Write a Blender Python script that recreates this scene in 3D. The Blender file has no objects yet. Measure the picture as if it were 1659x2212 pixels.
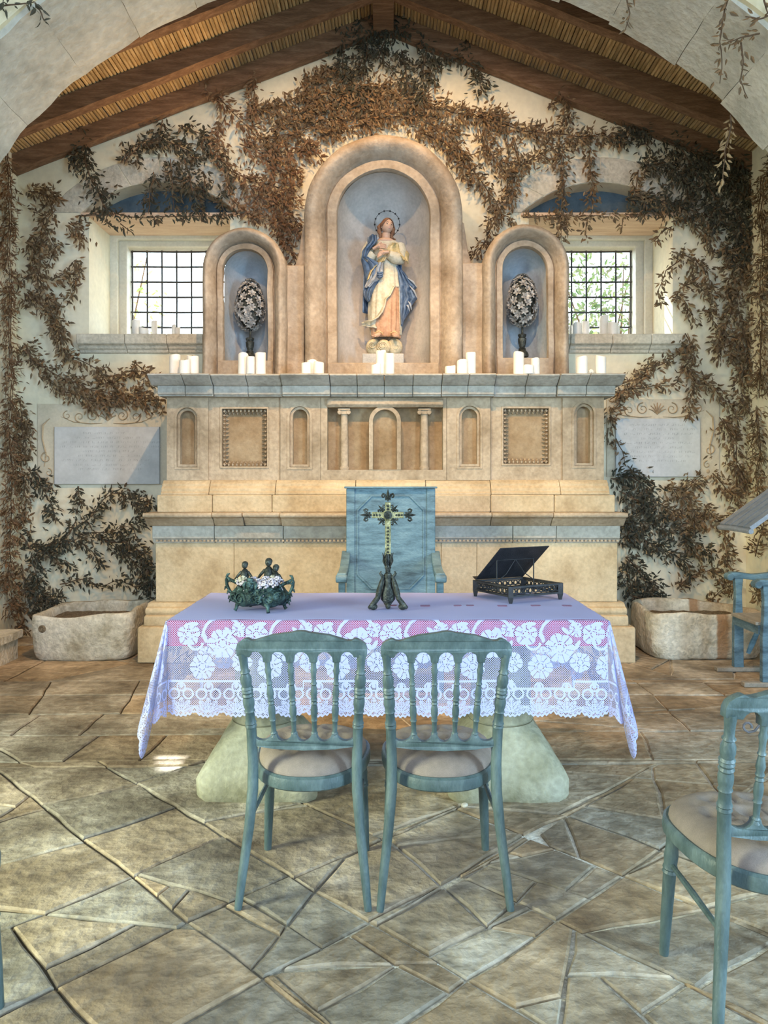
import bpy, bmesh, math, random
import numpy as np
from mathutils import Vector, Matrix, noise, geometry
PI = math.pi
R = random.Random(11)
SC = bpy.context.scene
COL = SC.collection
# ---------------------------------------------------------------- camera
F, CX, HY, H = 1597.0, 837.0, 1040.0, 1.38      # focal length in px, vanishing point, eye height
cam = bpy.data.cameras.new('camera'); cam.sensor_fit = 'VERTICAL'; cam.sensor_height = 36
cam.lens = F / 2212 * 36
cam.shift_x = -(CX - 829.5) / 2212; cam.shift_y = -(1106 - HY) / 2212
cam.clip_start = 0.05
co = bpy.data.objects.new('camera', cam); COL.objects.link(co)
co.location = (0, 0, H); co.rotation_euler = (PI / 2, 0, 0); SC.camera = co
# ---------------------------------------------------------------- view, sky, sun, lamps
vs = SC.view_settings
vs.view_transform = 'Standard'; vs.look = 'None'; vs.gamma = 1; vs.use_curve_mapping = False
vs.exposure = 0.2
SC.render.film_transparent = False
SC.cycles.max_bounces = 8; SC.cycles.diffuse_bounces = 4; SC.cycles.transparent_max_bounces = 16
SC.cycles.caustics_reflective = False; SC.cycles.caustics_refractive = False
SC.cycles.sample_clamp_indirect = 4.0
wd = bpy.data.worlds.new('sky'); SC.world = wd; wd.use_nodes = True
bg = wd.node_tree.nodes['Background']; bg.inputs[0].default_value = (0.78, 0.90, 1.0, 1); bg.inputs[1].default_value = 7.0
def light(name, kind, loc, energy, color, aim=None, size=None, size_y=None, angle=None, blend=0.5, radius=None, spread=None):
    l = bpy.data.lights.new(name, kind); l.energy = energy; l.color = color
    if kind == 'AREA':
        l.shape = 'RECTANGLE'; l.size = size; l.size_y = size_y or size
        if spread: l.spread = spread
    if kind == 'SPOT': l.spot_size = angle; l.spot_blend = blend
    if radius is not None: l.shadow_soft_size = radius
    o = bpy.data.objects.new(name, l); COL.objects.link(o); o.location = loc
    if aim is not None:
        o.rotation_euler = (Vector(aim) - Vector(loc)).to_track_quat('-Z', 'Y').to_euler()
    return o
WARM = (1.0, 0.60, 0.26)
for sx in (-1, 1):
    light('altar_lamp', 'SPOT', (sx*0.50, 3.2, 4.5), 300, WARM, (sx*0.7, 5.8, 1.25), angle=math.radians(66), blend=0.4, radius=0.025)
    light('gable_lamp', 'SPOT', (sx*0.50, 5.08, 4.80), 60, WARM, (sx*0.4, 6.3, 3.2), angle=math.radians(140), blend=0.5, radius=0.025)
light('roof_uplight', 'SPOT', (-1.17, 6.10, 3.56), 50, WARM, (-2.1, 5.6, 4.6), angle=math.radians(105), blend=0.7, radius=0.04)
# added fill lamps for the nave daylight; the rear one sits above its doorway
light('daylight_fill', 'AREA', (0.0, -3.2, 3.5), 300, (0.54, 0.72, 1.0), (0, 5, 1.0), 3.4, 3.4)
light('daylight_fill', 'AREA', (-4.3, 0.7, 1.6), 100, (0.92, 1.0, 0.68), (-0.9, 2.1, 0.0), 1.0, 2.2, spread=math.radians(95))
light('daylight_fill', 'AREA', (4.3, -0.5, 1.6), 125, (0.50, 0.78, 1.0), (0.9, 2.0, 0.5), 1.0, 2.2, spread=math.radians(110))
sun = bpy.data.lights.new('sun', 'SUN'); sun.energy = 14.0; sun.color = (1, 0.96, 0.88); sun.angle = 0.009
so = bpy.data.objects.new('sun', sun); COL.objects.link(so)
so.rotation_euler = Vector((0.375, -1.0, -0.96)).to_track_quat('-Z', 'Y').to_euler()

# ---------------------------------------------------------------- helpers
def W(px, py, d): return Vector(((px - CX) * d / F, d, H - (py - HY) * d / F))
def wx(px, d): return (px - CX) * d / F
def wz(py, d): return H - (py - HY) * d / F
def fl(px, py):
    d = H * F / (py - HY); return ((px - CX) * d / F, d)

class MB:
    """collects shapes that become ONE mesh object"""
    def __init__(s): s.v = []; s.f = []; s.m = []; s.cur = 0
    def add(s, vs, fs):
        o = len(s.v); s.v += [tuple(v) for v in vs]
        for f in fs: s.f.append(tuple(i + o for i in f)); s.m.append(s.cur)
        return s
    def box(s, x0, x1, y0, y1, z0, z1):
        return s.add([(x0,y0,z0),(x1,y0,z0),(x1,y1,z0),(x0,y1,z0),(x0,y0,z1),(x1,y0,z1),(x1,y1,z1),(x0,y1,z1)],
              [(0,3,2,1),(4,5,6,7),(0,1,5,4),(1,2,6,5),(2,3,7,6),(3,0,4,7)])
    def hexa(s, bot, top):           # four bottom corners, four top corners
        return s.add(list(bot) + list(top), [(0,3,2,1),(4,5,6,7),(0,1,5,4),(1,2,6,5),(2,3,7,6),(3,0,4,7)])
    def tube(s, path, r, n=8, cap=True, squash=1.0):
        path = [Vector(p) for p in path]; k = len(path)
        rs = r if isinstance(r, (list, tuple)) else [r] * k
        t = [(path[min(i+1,k-1)] - path[max(i-1,0)]).normalized() for i in range(k)]
        a = Vector((0,0,1)) if abs(t[0].z) < 0.9 else Vector((1,0,0))
        u = t[0].cross(a).normalized(); vs = []
        for i in range(k):
            u = (u - t[i] * u.dot(t[i])).normalized(); w = t[i].cross(u)
            for j in range(n):
                an = 2 * PI * j / n
                vs.append(path[i] + (u * math.cos(an) + w * math.sin(an) * squash) * rs[i])
        fs = [(i*n+j, i*n+(j+1)%n, (i+1)*n+(j+1)%n, (i+1)*n+j) for i in range(k-1) for j in range(n)]
        if cap: fs += [tuple(range(n))[::-1], tuple((k-1)*n + j for j in range(n))]
        return s.add(vs, fs)
    def lathe(s, prof, n=16, at=(0,0,0), M=None, cap=True):
        vs = []; at = Vector(at)
        for r, z in prof:
            for j in range(n):
                an = 2*PI*j/n; p = Vector((r*math.cos(an), r*math.sin(an), z))
                vs.append((M @ p if M else p) + at)
        k = len(prof)
        fs = [(i*n+j, i*n+(j+1)%n, (i+1)*n+(j+1)%n, (i+1)*n+j) for i in range(k-1) for j in range(n)]
        if cap: fs += [tuple(range(n))[::-1], tuple((k-1)*n + j for j in range(n))]
        return s.add(vs, fs)
    def ell(s, c, rx, ry, rz, nu=10, nv=7, rot=None):
        c = Vector(c); vs = [ ]; fs = []
        for i in range(nv+1):
            th = PI*i/nv
            for j in range(nu):
                ph = 2*PI*j/nu
                p = Vector((rx*math.sin(th)*math.cos(ph), ry*math.sin(th)*math.sin(ph), rz*math.cos(th)))
                vs.append((rot @ p if rot else p) + c)
        for i in range(nv):
            for j in range(nu):
                fs.append((i*nu+j, (i+1)*nu+j, (i+1)*nu+(j+1)%nu, i*nu+(j+1)%nu))
        return s.add(vs, fs)
    def grid(s, nu, nv, fn, wrap=False):
        vs = [fn(i/(nu-1) if not wrap else i/nu, j/(nv-1)) for j in range(nv) for i in range(nu)]
        fs = []
        for j in range(nv-1):
            for i in range(nu if wrap else nu-1):
                a = j*nu+i; b = j*nu+(i+1)%nu; fs.append((a, b, b+nu, a+nu))
        return s.add(vs, fs)
    def plate(s, outer, holes, y0, y1):      # polygon in x,z with holes, extruded along y
        loops = [[Vector((p[0], p[1], 0)) for p in outer]] + [[Vector((p[0], p[1], 0)) for p in h] for h in holes]
        tris = geometry.tessellate_polygon(loops)
        flat = [p for l in loops for p in l]; n = len(flat)
        vs = [(p.x, y0, p.y) for p in flat] + [(p.x, y1, p.y) for p in flat]
        fs = [tuple(t) for t in tris] + [(t[2]+n, t[1]+n, t[0]+n) for t in tris]
        o = 0
        for l in loops:
            m = len(l)
            for i in range(m): a = o+i; b = o+(i+1)%m; fs.append((a, b, b+n, a+n))
            o += m
        return s.add(vs, fs)
    def sweep(s, stations, prof, close=True):   # stations: (point, radial dir) ; prof: (radial, y)
        k = len(prof); vs = []
        for c, n in stations:
            for r, y in prof: vs.append((c[0] + n[0]*r, y, c[1] + n[1]*r))
        fs = [(i*k+j, i*k+j+1, (i+1)*k+j+1, (i+1)*k+j) for i in range(len(stations)-1) for j in range(k-1)]
        return s.add(vs, fs)

def build(name, mb, mat, parent=None, smooth=35, bev=None, local=False, recalc=True, solid=None, sub=0, loc=None):
    me = bpy.data.meshes.new(name)
    me.from_pydata([tuple(v) for v in mb.v], [], mb.f)
    mats = mat if isinstance(mat, (list, tuple)) else [mat]
    for m in mats: me.materials.append(m)
    if len(mats) > 1: me.polygons.foreach_set('material_index', mb.m)
    if recalc or bev:
        bm = bmesh.new(); bm.from_mesh(me)
        if recalc: bmesh.ops.recalc_face_normals(bm, faces=bm.faces)
        if bev:
            es = [e for e in bm.edges if len(e.link_faces) == 2 and e.calc_face_angle(0) > 0.6]
            if es: bmesh.ops.bevel(bm, geom=es, offset=bev[0], segments=bev[1], affect='EDGES', profile=0.5, clamp_overlap=True)
        bm.to_mesh(me); bm.free()
    if smooth:
        me.polygons.foreach_set('use_smooth', [True]*len(me.polygons)); me.set_sharp_from_angle(angle=math.radians(smooth))
    o = bpy.data.objects.new(name, me); COL.objects.link(o)
    if parent is not None:
        o.parent = parent
        if not local: o.matrix_parent_inverse = root_matrix(parent).inverted()
    if solid:
        md = o.modifiers.new('thickness', 'SOLIDIFY'); md.thickness = solid; md.offset = 0
    if sub:
        md = o.modifiers.new('smooth', 'SUBSURF'); md.levels = sub; md.render_levels = sub
    return o
def root_matrix(o):
    m = Matrix.Translation(o.location) @ o.rotation_euler.to_matrix().to_4x4()
    if o.parent is not None: m = root_matrix(o.parent) @ o.matrix_parent_inverse @ m
    return m
def tag(o, label=None, cat=None, group=None, kind=None):
    for k, v in (('label', label), ('category', cat), ('group', group), ('kind', kind)):
        if v: o[k] = v
    return o
def thing(name, label, cat, loc=(0,0,0), rz=0, group=None):
    o = bpy.data.objects.new(name, None); COL.objects.link(o); o.empty_display_size = 0.1
    o.location = loc; o.rotation_euler = (0, 0, rz); return tag(o, label, cat, group)
def dup(src, loc, rz=0, label=None, group=None, name=None):
    def cp(o, par):
        c = o.copy(); COL.objects.link(c)
        if par is not None: c.parent = par; c.matrix_parent_inverse = o.matrix_parent_inverse.copy()
        for ch in o.children: cp(ch, c)
        return c
    r = cp(src, None); r.location = loc; r.rotation_euler = (0, 0, rz)
    if label: r['label'] = label
    if group: r['group'] = group
    return r
def arc(cx, cz, r, a0, a1, n): return [(cx + r*math.cos(math.radians(a0+(a1-a0)*i/n)), cz + r*math.sin(math.radians(a0+(a1-a0)*i/n))) for i in range(n+1)]

# ---------------------------------------------------------------- materials
def node(nt, t, **kw):
    n = nt.nodes.new(t)
    for k, v in kw.items(): setattr(n, k, v)
    return n
def mat(name, cols, scale=3.0, rough=0.75, bump=0.15, bscale=None, metal=0.0, detail=6, fine=0.25, rnd=0.0, spec=0.35, stretch=None, sheen=0, alt=None):
    """noise-mixed colours + fine grain + bump; rnd = per-object brightness change"""
    m = bpy.data.materials.new(name); m.use_nodes = True; nt = m.node_tree; L = nt.links
    b = nt.nodes['Principled BSDF']; b.inputs['Roughness'].default_value = rough; b.inputs['Metallic'].default_value = metal
    b.inputs['Specular IOR Level'].default_value = spec
    tc = node(nt, 'ShaderNodeTexCoord'); vec = tc.outputs['Object']
    if stretch:
        mp = node(nt, 'ShaderNodeMapping'); mp.inputs['Scale'].default_value = stretch; L.new(vec, mp.inputs[0]); vec = mp.outputs[0]
    n1 = node(nt, 'ShaderNodeTexNoise'); n1.inputs['Scale'].default_value = scale; n1.inputs['Detail'].default_value = detail; n1.inputs['Roughness'].default_value = 0.62
    L.new(vec, n1.inputs['Vector'])
    cr = node(nt, 'ShaderNodeValToRGB'); L.new(n1.outputs['Fac'], cr.inputs[0])
    k = len(cols); e = cr.color_ramp.elements
    while len(e) < k: e.new(0.5)
    for i in range(k):
        e[i].position = 0.5 if k == 1 else 0.32 + 0.36*i/(k-1); e[i].color = (*cols[i], 1)
    out = cr.outputs[0]
    n2 = node(nt, 'ShaderNodeTexNoise'); n2.inputs['Scale'].default_value = bscale or scale*9; n2.inputs['Detail'].default_value = 4
    L.new(vec, n2.inputs['Vector'])
    if fine:
        mr = node(nt, 'ShaderNodeMapRange'); mr.inputs[1].default_value = 0.3; mr.inputs[2].default_value = 0.7
        mr.inputs[3].default_value = 1 - fine; mr.inputs[4].default_value = 1 + fine; L.new(n2.outputs['Fac'], mr.inputs[0])
        mx = node(nt, 'ShaderNodeVectorMath', operation='SCALE'); L.new(out, mx.inputs[0]); L.new(mr.outputs[0], mx.inputs['Scale']); out = mx.outputs[0]
    if alt:
        oi = node(nt, 'ShaderNodeObjectInfo'); ml = node(nt, 'ShaderNodeMath', operation='MULTIPLY'); ml.inputs[1].default_value = 7.31; L.new(oi.outputs['Random'], ml.inputs[0])
        fr = node(nt, 'ShaderNodeMath', operation='FRACT'); L.new(ml.outputs[0], fr.inputs[0])
        mc = node(nt, 'ShaderNodeMix', data_type='RGBA', blend_type='MULTIPLY'); mc.inputs['B'].default_value = (*alt, 1); L.new(fr.outputs[0], mc.inputs['Factor']); L.new(out, mc.inputs['A']); out = mc.outputs['Result']
    if rnd:
        oi = node(nt, 'ShaderNodeObjectInfo'); mr = node(nt, 'ShaderNodeMapRange'); mr.inputs[3].default_value = 1-rnd; mr.inputs[4].default_value = 1+rnd
        L.new(oi.outputs['Random'], mr.inputs[0])
        mx = node(nt, 'ShaderNodeVectorMath', operation='SCALE'); L.new(out, mx.inputs[0]); L.new(mr.outputs[0], mx.inputs['Scale']); out = mx.outputs[0]
    L.new(out, b.inputs['Base Color'])
    if bump:
        bp = node(nt, 'ShaderNodeBump'); bp.inputs['Strength'].default_value = bump; bp.inputs['Distance'].default_value = 0.02
        L.new(n2.outputs['Fac'], bp.inputs['Height']); L.new(bp.outputs[0], b.inputs['Normal'])
    if sheen: b.inputs['Sheen Weight'].default_value = sheen
    return m
M = {}
M['plaster'] = mat('cream_plaster', [(0.72,0.66,0.48),(0.79,0.73,0.55),(0.82,0.77,0.60)], 1.2, 0.9, 0.10, 22, fine=0.05)
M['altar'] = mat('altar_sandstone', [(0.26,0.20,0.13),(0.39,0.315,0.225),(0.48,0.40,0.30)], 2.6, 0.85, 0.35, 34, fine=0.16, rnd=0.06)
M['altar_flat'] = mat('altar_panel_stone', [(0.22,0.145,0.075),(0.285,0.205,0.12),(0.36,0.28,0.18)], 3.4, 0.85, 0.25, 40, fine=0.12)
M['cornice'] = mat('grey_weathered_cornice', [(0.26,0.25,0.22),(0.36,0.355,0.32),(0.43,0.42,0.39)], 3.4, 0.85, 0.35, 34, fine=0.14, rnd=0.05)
M['altar_lit'] = mat('altar_brightened_stone', [(0.41,0.31,0.185),(0.52,0.415,0.27),(0.59,0.49,0.335)], 3.4, 0.85, 0.25, 40, fine=0.12, rnd=0.04)  # brightened copy of the altar stone; light on dado and nearby courses put into colour
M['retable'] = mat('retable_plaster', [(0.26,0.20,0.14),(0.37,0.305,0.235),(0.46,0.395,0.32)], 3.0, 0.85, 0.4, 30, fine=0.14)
M['niche'] = mat('niche_grey_plaster', [(0.36,0.35,0.34),(0.44,0.425,0.41),(0.50,0.48,0.465)], 4.0, 0.9, 0.15, 40, fine=0.08)
M['niche_blue'] = mat('niche_blue_plaster', [(0.30,0.36,0.42),(0.38,0.42,0.46),(0.46,0.47,0.50)], 4.0, 0.9, 0.15, 40, fine=0.08)
M['flag'] = mat('flagstone', [(0.115,0.092,0.065),(0.265,0.232,0.178),(0.48,0.435,0.36)], 2.6, 0.62, 0.8, 20, fine=0.26, rnd=0.2, spec=0.4, alt=(1.12,0.92,0.72))
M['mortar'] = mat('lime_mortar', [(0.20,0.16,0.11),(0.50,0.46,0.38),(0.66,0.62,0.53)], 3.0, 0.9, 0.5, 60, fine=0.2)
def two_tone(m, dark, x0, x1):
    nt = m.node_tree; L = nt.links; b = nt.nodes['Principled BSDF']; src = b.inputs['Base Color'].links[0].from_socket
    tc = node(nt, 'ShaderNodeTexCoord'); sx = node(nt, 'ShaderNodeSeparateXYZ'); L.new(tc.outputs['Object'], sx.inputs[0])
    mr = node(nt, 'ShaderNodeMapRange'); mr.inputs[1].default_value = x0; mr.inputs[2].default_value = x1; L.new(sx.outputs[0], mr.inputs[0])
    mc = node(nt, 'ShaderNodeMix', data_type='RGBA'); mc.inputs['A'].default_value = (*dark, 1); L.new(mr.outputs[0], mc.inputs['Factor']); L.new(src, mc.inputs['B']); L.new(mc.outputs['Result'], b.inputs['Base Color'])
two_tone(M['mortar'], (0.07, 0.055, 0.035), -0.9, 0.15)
M['arch'] = mat('arch_limestone', [(0.43,0.415,0.35),(0.54,0.52,0.445),(0.62,0.60,0.52)], 3.5, 0.9, 0.6, 20, fine=0.12, rnd=0.05)
M['facing'] = mat('ochre_arch_plaster', [(0.66,0.56,0.36),(0.76,0.67,0.46),(0.82,0.74,0.54)], 2.0, 0.9, 0.3, 20, fine=0.06)
M['sill'] = mat('sill_stone', [(0.42,0.38,0.30),(0.56,0.51,0.41),(0.64,0.59,0.49)], 5.0, 0.85, 0.4, 40, fine=0.12)
M['wood'] = mat('rafter_wood', [(0.12,0.065,0.035),(0.20,0.11,0.06),(0.28,0.17,0.10)], 4, 0.7, 0.4, 30, stretch=(1,8,8), fine=0.2)
M['cane'] = mat('cane', [(0.34,0.22,0.10),(0.48,0.33,0.16),(0.58,0.42,0.22)], 6, 0.6, 0.2, 40, stretch=(6,1,6), fine=0.15, rnd=0.22)
M['roof'] = mat('roof_boards', [(0.10,0.07,0.05),(0.16,0.11,0.08)], 3, 0.9, 0.2)
M['lintel'] = mat('lintel_board', [(0.62,0.42,0.28),(0.72,0.52,0.36),(0.80,0.62,0.45)], 3, 0.7, 0.15, 40, stretch=(1,6,6), fine=0.08)
M['frame'] = mat('window_frame_paint', [(0.66,0.62,0.50),(0.74,0.70,0.58)], 5, 0.6, 0.1, fine=0.06)
M['iron'] = mat('black_iron', [(0.025,0.027,0.03),(0.05,0.05,0.055)], 20, 0.55, 0.2, metal=0.6, fine=0.1)
M['bronze'] = mat('verdigris_bronze', [(0.010,0.017,0.016),(0.028,0.055,0.052),(0.10,0.17,0.165)], 34, 0.5, 0.5, 120, metal=0.45, fine=0.3)
M['brass'] = mat('aged_brass', [(0.10,0.10,0.05),(0.26,0.25,0.14),(0.44,0.42,0.27)], 40, 0.45, 0.5, 160, metal=0.55, fine=0.3)
M['darkmetal'] = mat('dark_bronze', [(0.012,0.014,0.013),(0.04,0.045,0.04),(0.10,0.11,0.10)], 40, 0.45, 0.4, 120, metal=0.5, fine=0.2)
M['wax'] = mat('white_wax', [(0.80,0.77,0.70),(0.86,0.83,0.77)], 12, 0.5, 0.05, fine=0.03)
M['wax'].node_tree.nodes['Principled BSDF'].inputs['Subsurface Weight'].default_value = 0.0
M['wick'] = mat('wick', [(0.03,0.025,0.02)], 20, 0.9, 0)
M['chair'] = mat('chair_sea_green_paint', [(0.04,0.068,0.07),(0.07,0.108,0.112),(0.11,0.157,0.158)], 7, 0.42, 0.15, 60, stretch=(3,3,1), fine=0.10, spec=0.5)
M['cushion'] = mat('grey_beige_linen', [(0.21,0.17,0.145),(0.26,0.212,0.18)], 30, 0.95, 0.25, 420, fine=0.10)
M['bluepaint'] = mat('worn_blue_paint', [(0.05,0.09,0.12),(0.11,0.195,0.25),(0.17,0.275,0.33)], 5, 0.55, 0.25, 50, stretch=(1,1,4), fine=0.14)
M['bluewood'] = mat('bare_grey_wood', [(0.24,0.22,0.18),(0.36,0.33,0.28)], 6, 0.8, 0.3, stretch=(1,6,6), fine=0.15)
M['trough'] = mat('trough_limestone', [(0.36,0.31,0.22),(0.55,0.50,0.40),(0.66,0.61,0.51)], 5, 0.92, 0.7, 34, fine=0.2)
M['slate'] = mat('slate_blue', [(0.055,0.085,0.11),(0.085,0.125,0.155),(0.11,0.15,0.18)], 5, 0.9, 0.1, fine=0.08)  # dark slate-blue tone, only on the backs of the window-arch recesses
M['soil'] = mat('dry_soil', [(0.12,0.085,0.05),(0.26,0.20,0.13)], 40, 1, 0.8, 90, fine=0.3)
M['marble'] = mat('grey_marble', [(0.44,0.46,0.46),(0.52,0.54,0.54),(0.60,0.62,0.62)], 4, 0.45, 0.03, fine=0.04)
M['engrave'] = mat('engraved_letters', [(0.34,0.36,0.36)], 4, 0.8, 0)
M['ochre'] = mat('painted_scroll_ochre', [(0.42,0.32,0.20),(0.54,0.43,0.29)], 12, 0.9, 0.1, fine=0.1)
M['ochre_light'] = mat('painted_scroll_ground', [(0.55,0.49,0.36),(0.64,0.58,0.45)], 5, 0.9, 0.1, fine=0.06)
M['redcloth'] = mat('crimson_cloth', [(0.36,0.02,0.08),(0.46,0.03,0.11)], 30, 0.9, 0.1, 300, fine=0.1)
M['pedestal'] = mat('pedestal_stone', [(0.19,0.18,0.11),(0.30,0.29,0.205),(0.38,0.37,0.285)], 4, 0.8, 0.35, 40, fine=0.14)
M['silver'] = mat('tarnished_silver', [(0.22,0.215,0.21),(0.38,0.37,0.36),(0.50,0.49,0.47)], 30, 0.5, 0.2, 90, metal=0.15, fine=0.2)
M['bark'] = mat('vine_stem', [(0.08,0.05,0.03),(0.16,0.10,0.06)], 20, 0.9, 0.3)
M['cream'] = mat('statue_cream', [(0.38,0.36,0.27),(0.51,0.49,0.40),(0.57,0.55,0.46)], 14, 0.55, 0.2, 60, fine=0.1)
M['pink'] = mat('statue_apricot', [(0.36,0.20,0.12),(0.46,0.28,0.18),(0.52,0.34,0.23)], 14, 0.55, 0.2, 60, fine=0.1)
M['blue'] = mat('statue_blue', [(0.035,0.07,0.14),(0.09,0.15,0.26),(0.17,0.24,0.36)], 12, 0.5, 0.2, 60, fine=0.15)
M['greyblue'] = mat('statue_mantle_lining', [(0.26,0.30,0.36),(0.36,0.40,0.46)], 12, 0.55, 0.2, 60, fine=0.1)
M['gold'] = mat('statue_ochre_gold', [(0.34,0.26,0.12),(0.52,0.42,0.22),(0.60,0.50,0.30)], 14, 0.5, 0.2, 60, fine=0.1)
M['skin'] = mat('statue_flesh', [(0.50,0.32,0.23),(0.56,0.38,0.29)], 14, 0.45, 0.05, fine=0.05)
M['hair'] = mat('statue_hair', [(0.13,0.06,0.035),(0.24,0.13,0.075)], 30, 0.6, 0.4, 80, fine=0.2)
M['lips'] = mat('statue_lips', [(0.50,0.16,0.13)], 14, 0.5, 0)
M['eye'] = mat('statue_eyes', [(0.06,0.04,0.03)], 14, 0.3, 0)
M['cloud'] = mat('statue_cloud', [(0.36,0.30,0.18),(0.52,0.46,0.32),(0.60,0.54,0.40)], 14, 0.7, 0.3, 60, fine=0.12)
M['lectern'] = mat('grey_iron_slats', [(0.14,0.145,0.16),(0.22,0.225,0.25)], 10, 0.6, 0.2, fine=0.1)
M['greystone'] = mat('grey_slab', [(0.32,0.33,0.33),(0.44,0.44,0.43)], 10, 0.8, 0.2, fine=0.1)
M['dried'] = mat('dried_blossom', [(0.36,0.30,0.36),(0.56,0.50,0.55),(0.66,0.62,0.62)], 60, 0.95, 0.5, 200, fine=0.2)
M['dried_cream'] = mat('dried_cream_blossom', [(0.42,0.38,0.26),(0.62,0.58,0.46)], 60, 0.95, 0.5, 200, fine=0.2)
M['navewall'] = mat('nave_plaster', [(0.62,0.60,0.50),(0.70,0.68,0.58)], 1.5, 0.9, 0.1, fine=0.05)
def stain(m, col, x0, x1):          # vertical run of rust down a stone face
    nt = m.node_tree; L = nt.links; b = nt.nodes['Principled BSDF']; src = b.inputs['Base Color'].links[0].from_socket
    tc = node(nt, 'ShaderNodeTexCoord'); nz = node(nt, 'ShaderNodeTexNoise'); nz.inputs['Scale'].default_value = 9; L.new(tc.outputs['Object'], nz.inputs['Vector'])
    sx = node(nt, 'ShaderNodeSeparateXYZ'); L.new(tc.outputs['Object'], sx.inputs[0])
    ad = node(nt, 'ShaderNodeMath', operation='MULTIPLY_ADD'); ad.inputs[1].default_value = 0.05; L.new(nz.outputs['Fac'], ad.inputs[0]); L.new(sx.outputs[0], ad.inputs[2])
    a = node(nt, 'ShaderNodeMapRange'); a.inputs[1].default_value = x0; a.inputs[2].default_value = x0+.015; L.new(ad.outputs[0], a.inputs[0])
    c = node(nt, 'ShaderNodeMapRange'); c.inputs[1].default_value = x1; c.inputs[2].default_value = x1+.03; c.inputs[3].default_value = 0.8; c.inputs[4].default_value = 0.25; L.new(ad.outputs[0], c.inputs[0])
    ml = node(nt, 'ShaderNodeMath', operation='MULTIPLY'); L.new(a.outputs[0], ml.inputs[0]); L.new(c.outputs[0], ml.inputs[1])
    mc = node(nt, 'ShaderNodeMix', data_type='RGBA'); L.new(ml.outputs[0], mc.inputs['Factor']); L.new(src, mc.inputs['A']); mc.inputs['B'].default_value = (*col, 1); L.new(mc.outputs['Result'], b.inputs['Base Color'])
M['trough_rust'] = mat('rust_stained_limestone', [(0.36,0.31,0.22),(0.55,0.50,0.40),(0.66,0.61,0.51)], 5, 0.92, 0.7, 34, fine=0.2)
stain(M['trough_rust'], (0.30, 0.14, 0.05), 2.56, 2.64)
def leafmat(name, cols, trans=0.25):
    m = bpy.data.materials.new(name); m.use_nodes = True; nt = m.node_tree; L = nt.links; b = nt.nodes['Principled BSDF']
    g = node(nt, 'ShaderNodeNewGeometry'); cr = node(nt, 'ShaderNodeValToRGB'); L.new(g.outputs['Random Per Island'], cr.inputs[0])
    e = cr.color_ramp.elements
    while len(e) < len(cols): e.new(0.5)
    for i, c in enumerate(cols): e[i].position = i/(len(cols)-1); e[i].color = (*c, 1)
    b.inputs['Roughness'].default_value = 0.6; b.inputs['Specular IOR Level'].default_value = 0.3
    L.new(cr.outputs[0], b.inputs['Base Color'])
    tr = node(nt, 'ShaderNodeBsdfTranslucent'); L.new(cr.outputs[0], tr.inputs[0])
    mx = node(nt, 'ShaderNodeMixShader'); mx.inputs[0].default_value = trans
    L.new(b.outputs[0], mx.inputs[1]); L.new(tr.outputs[0], mx.inputs[2]); L.new(mx.outputs[0], nt.nodes['Material Output'].inputs[0])
    return m
M['leaf'] = leafmat('dried_vine_leaves', [(0.085,0.055,0.032),(0.17,0.105,0.055),(0.12,0.095,0.06),(0.26,0.15,0.07),(0.15,0.12,0.075),(0.34,0.23,0.12)])
M['leaf_dark'] = leafmat('dark_vine_leaves', [(0.04,0.042,0.032),(0.075,0.07,0.05),(0.06,0.065,0.045),(0.12,0.085,0.05),(0.05,0.055,0.04)])
M['leaf_red'] = leafmat('russet_vine_leaves', [(0.17,0.09,0.05),(0.26,0.15,0.08),(0.13,0.085,0.05),(0.34,0.23,0.13)])
M['leaf_tan'] = leafmat('tan_vine_leaves', [(0.36,0.24,0.12),(0.46,0.33,0.18),(0.26,0.17,0.08)])  # paler tan than the other vine leaves
M['garden'] = leafmat('garden_leaves', [(0.12,0.20,0.05),(0.28,0.40,0.10),(0.42,0.46,0.16),(0.30,0.24,0.10)], 0.45)
M['garden_dark'] = leafmat('garden_dark_leaves', [(0.05,0.10,0.04),(0.12,0.18,0.07),(0.20,0.22,0.10),(0.10,0.10,0.08)], 0.3)
def glassmat():
    m = bpy.data.materials.new('window_glass'); m.use_nodes = True; nt = m.node_tree; L = nt.links
    t = node(nt, 'ShaderNodeBsdfTransparent'); t.inputs[0].default_value = (0.95,0.97,0.97,1)
    g = node(nt, 'ShaderNodeBsdfGlossy'); g.inputs['Roughness'].default_value = 0.05
    mx = node(nt, 'ShaderNodeMixShader'); mx.inputs[0].default_value = 0.06
    L.new(t.outputs[0], mx.inputs[1]); L.new(g.outputs[0], mx.inputs[2]); L.new(mx.outputs[0], nt.nodes['Material Output'].inputs[0])
    return m
M['glass'] = glassmat()
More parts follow.
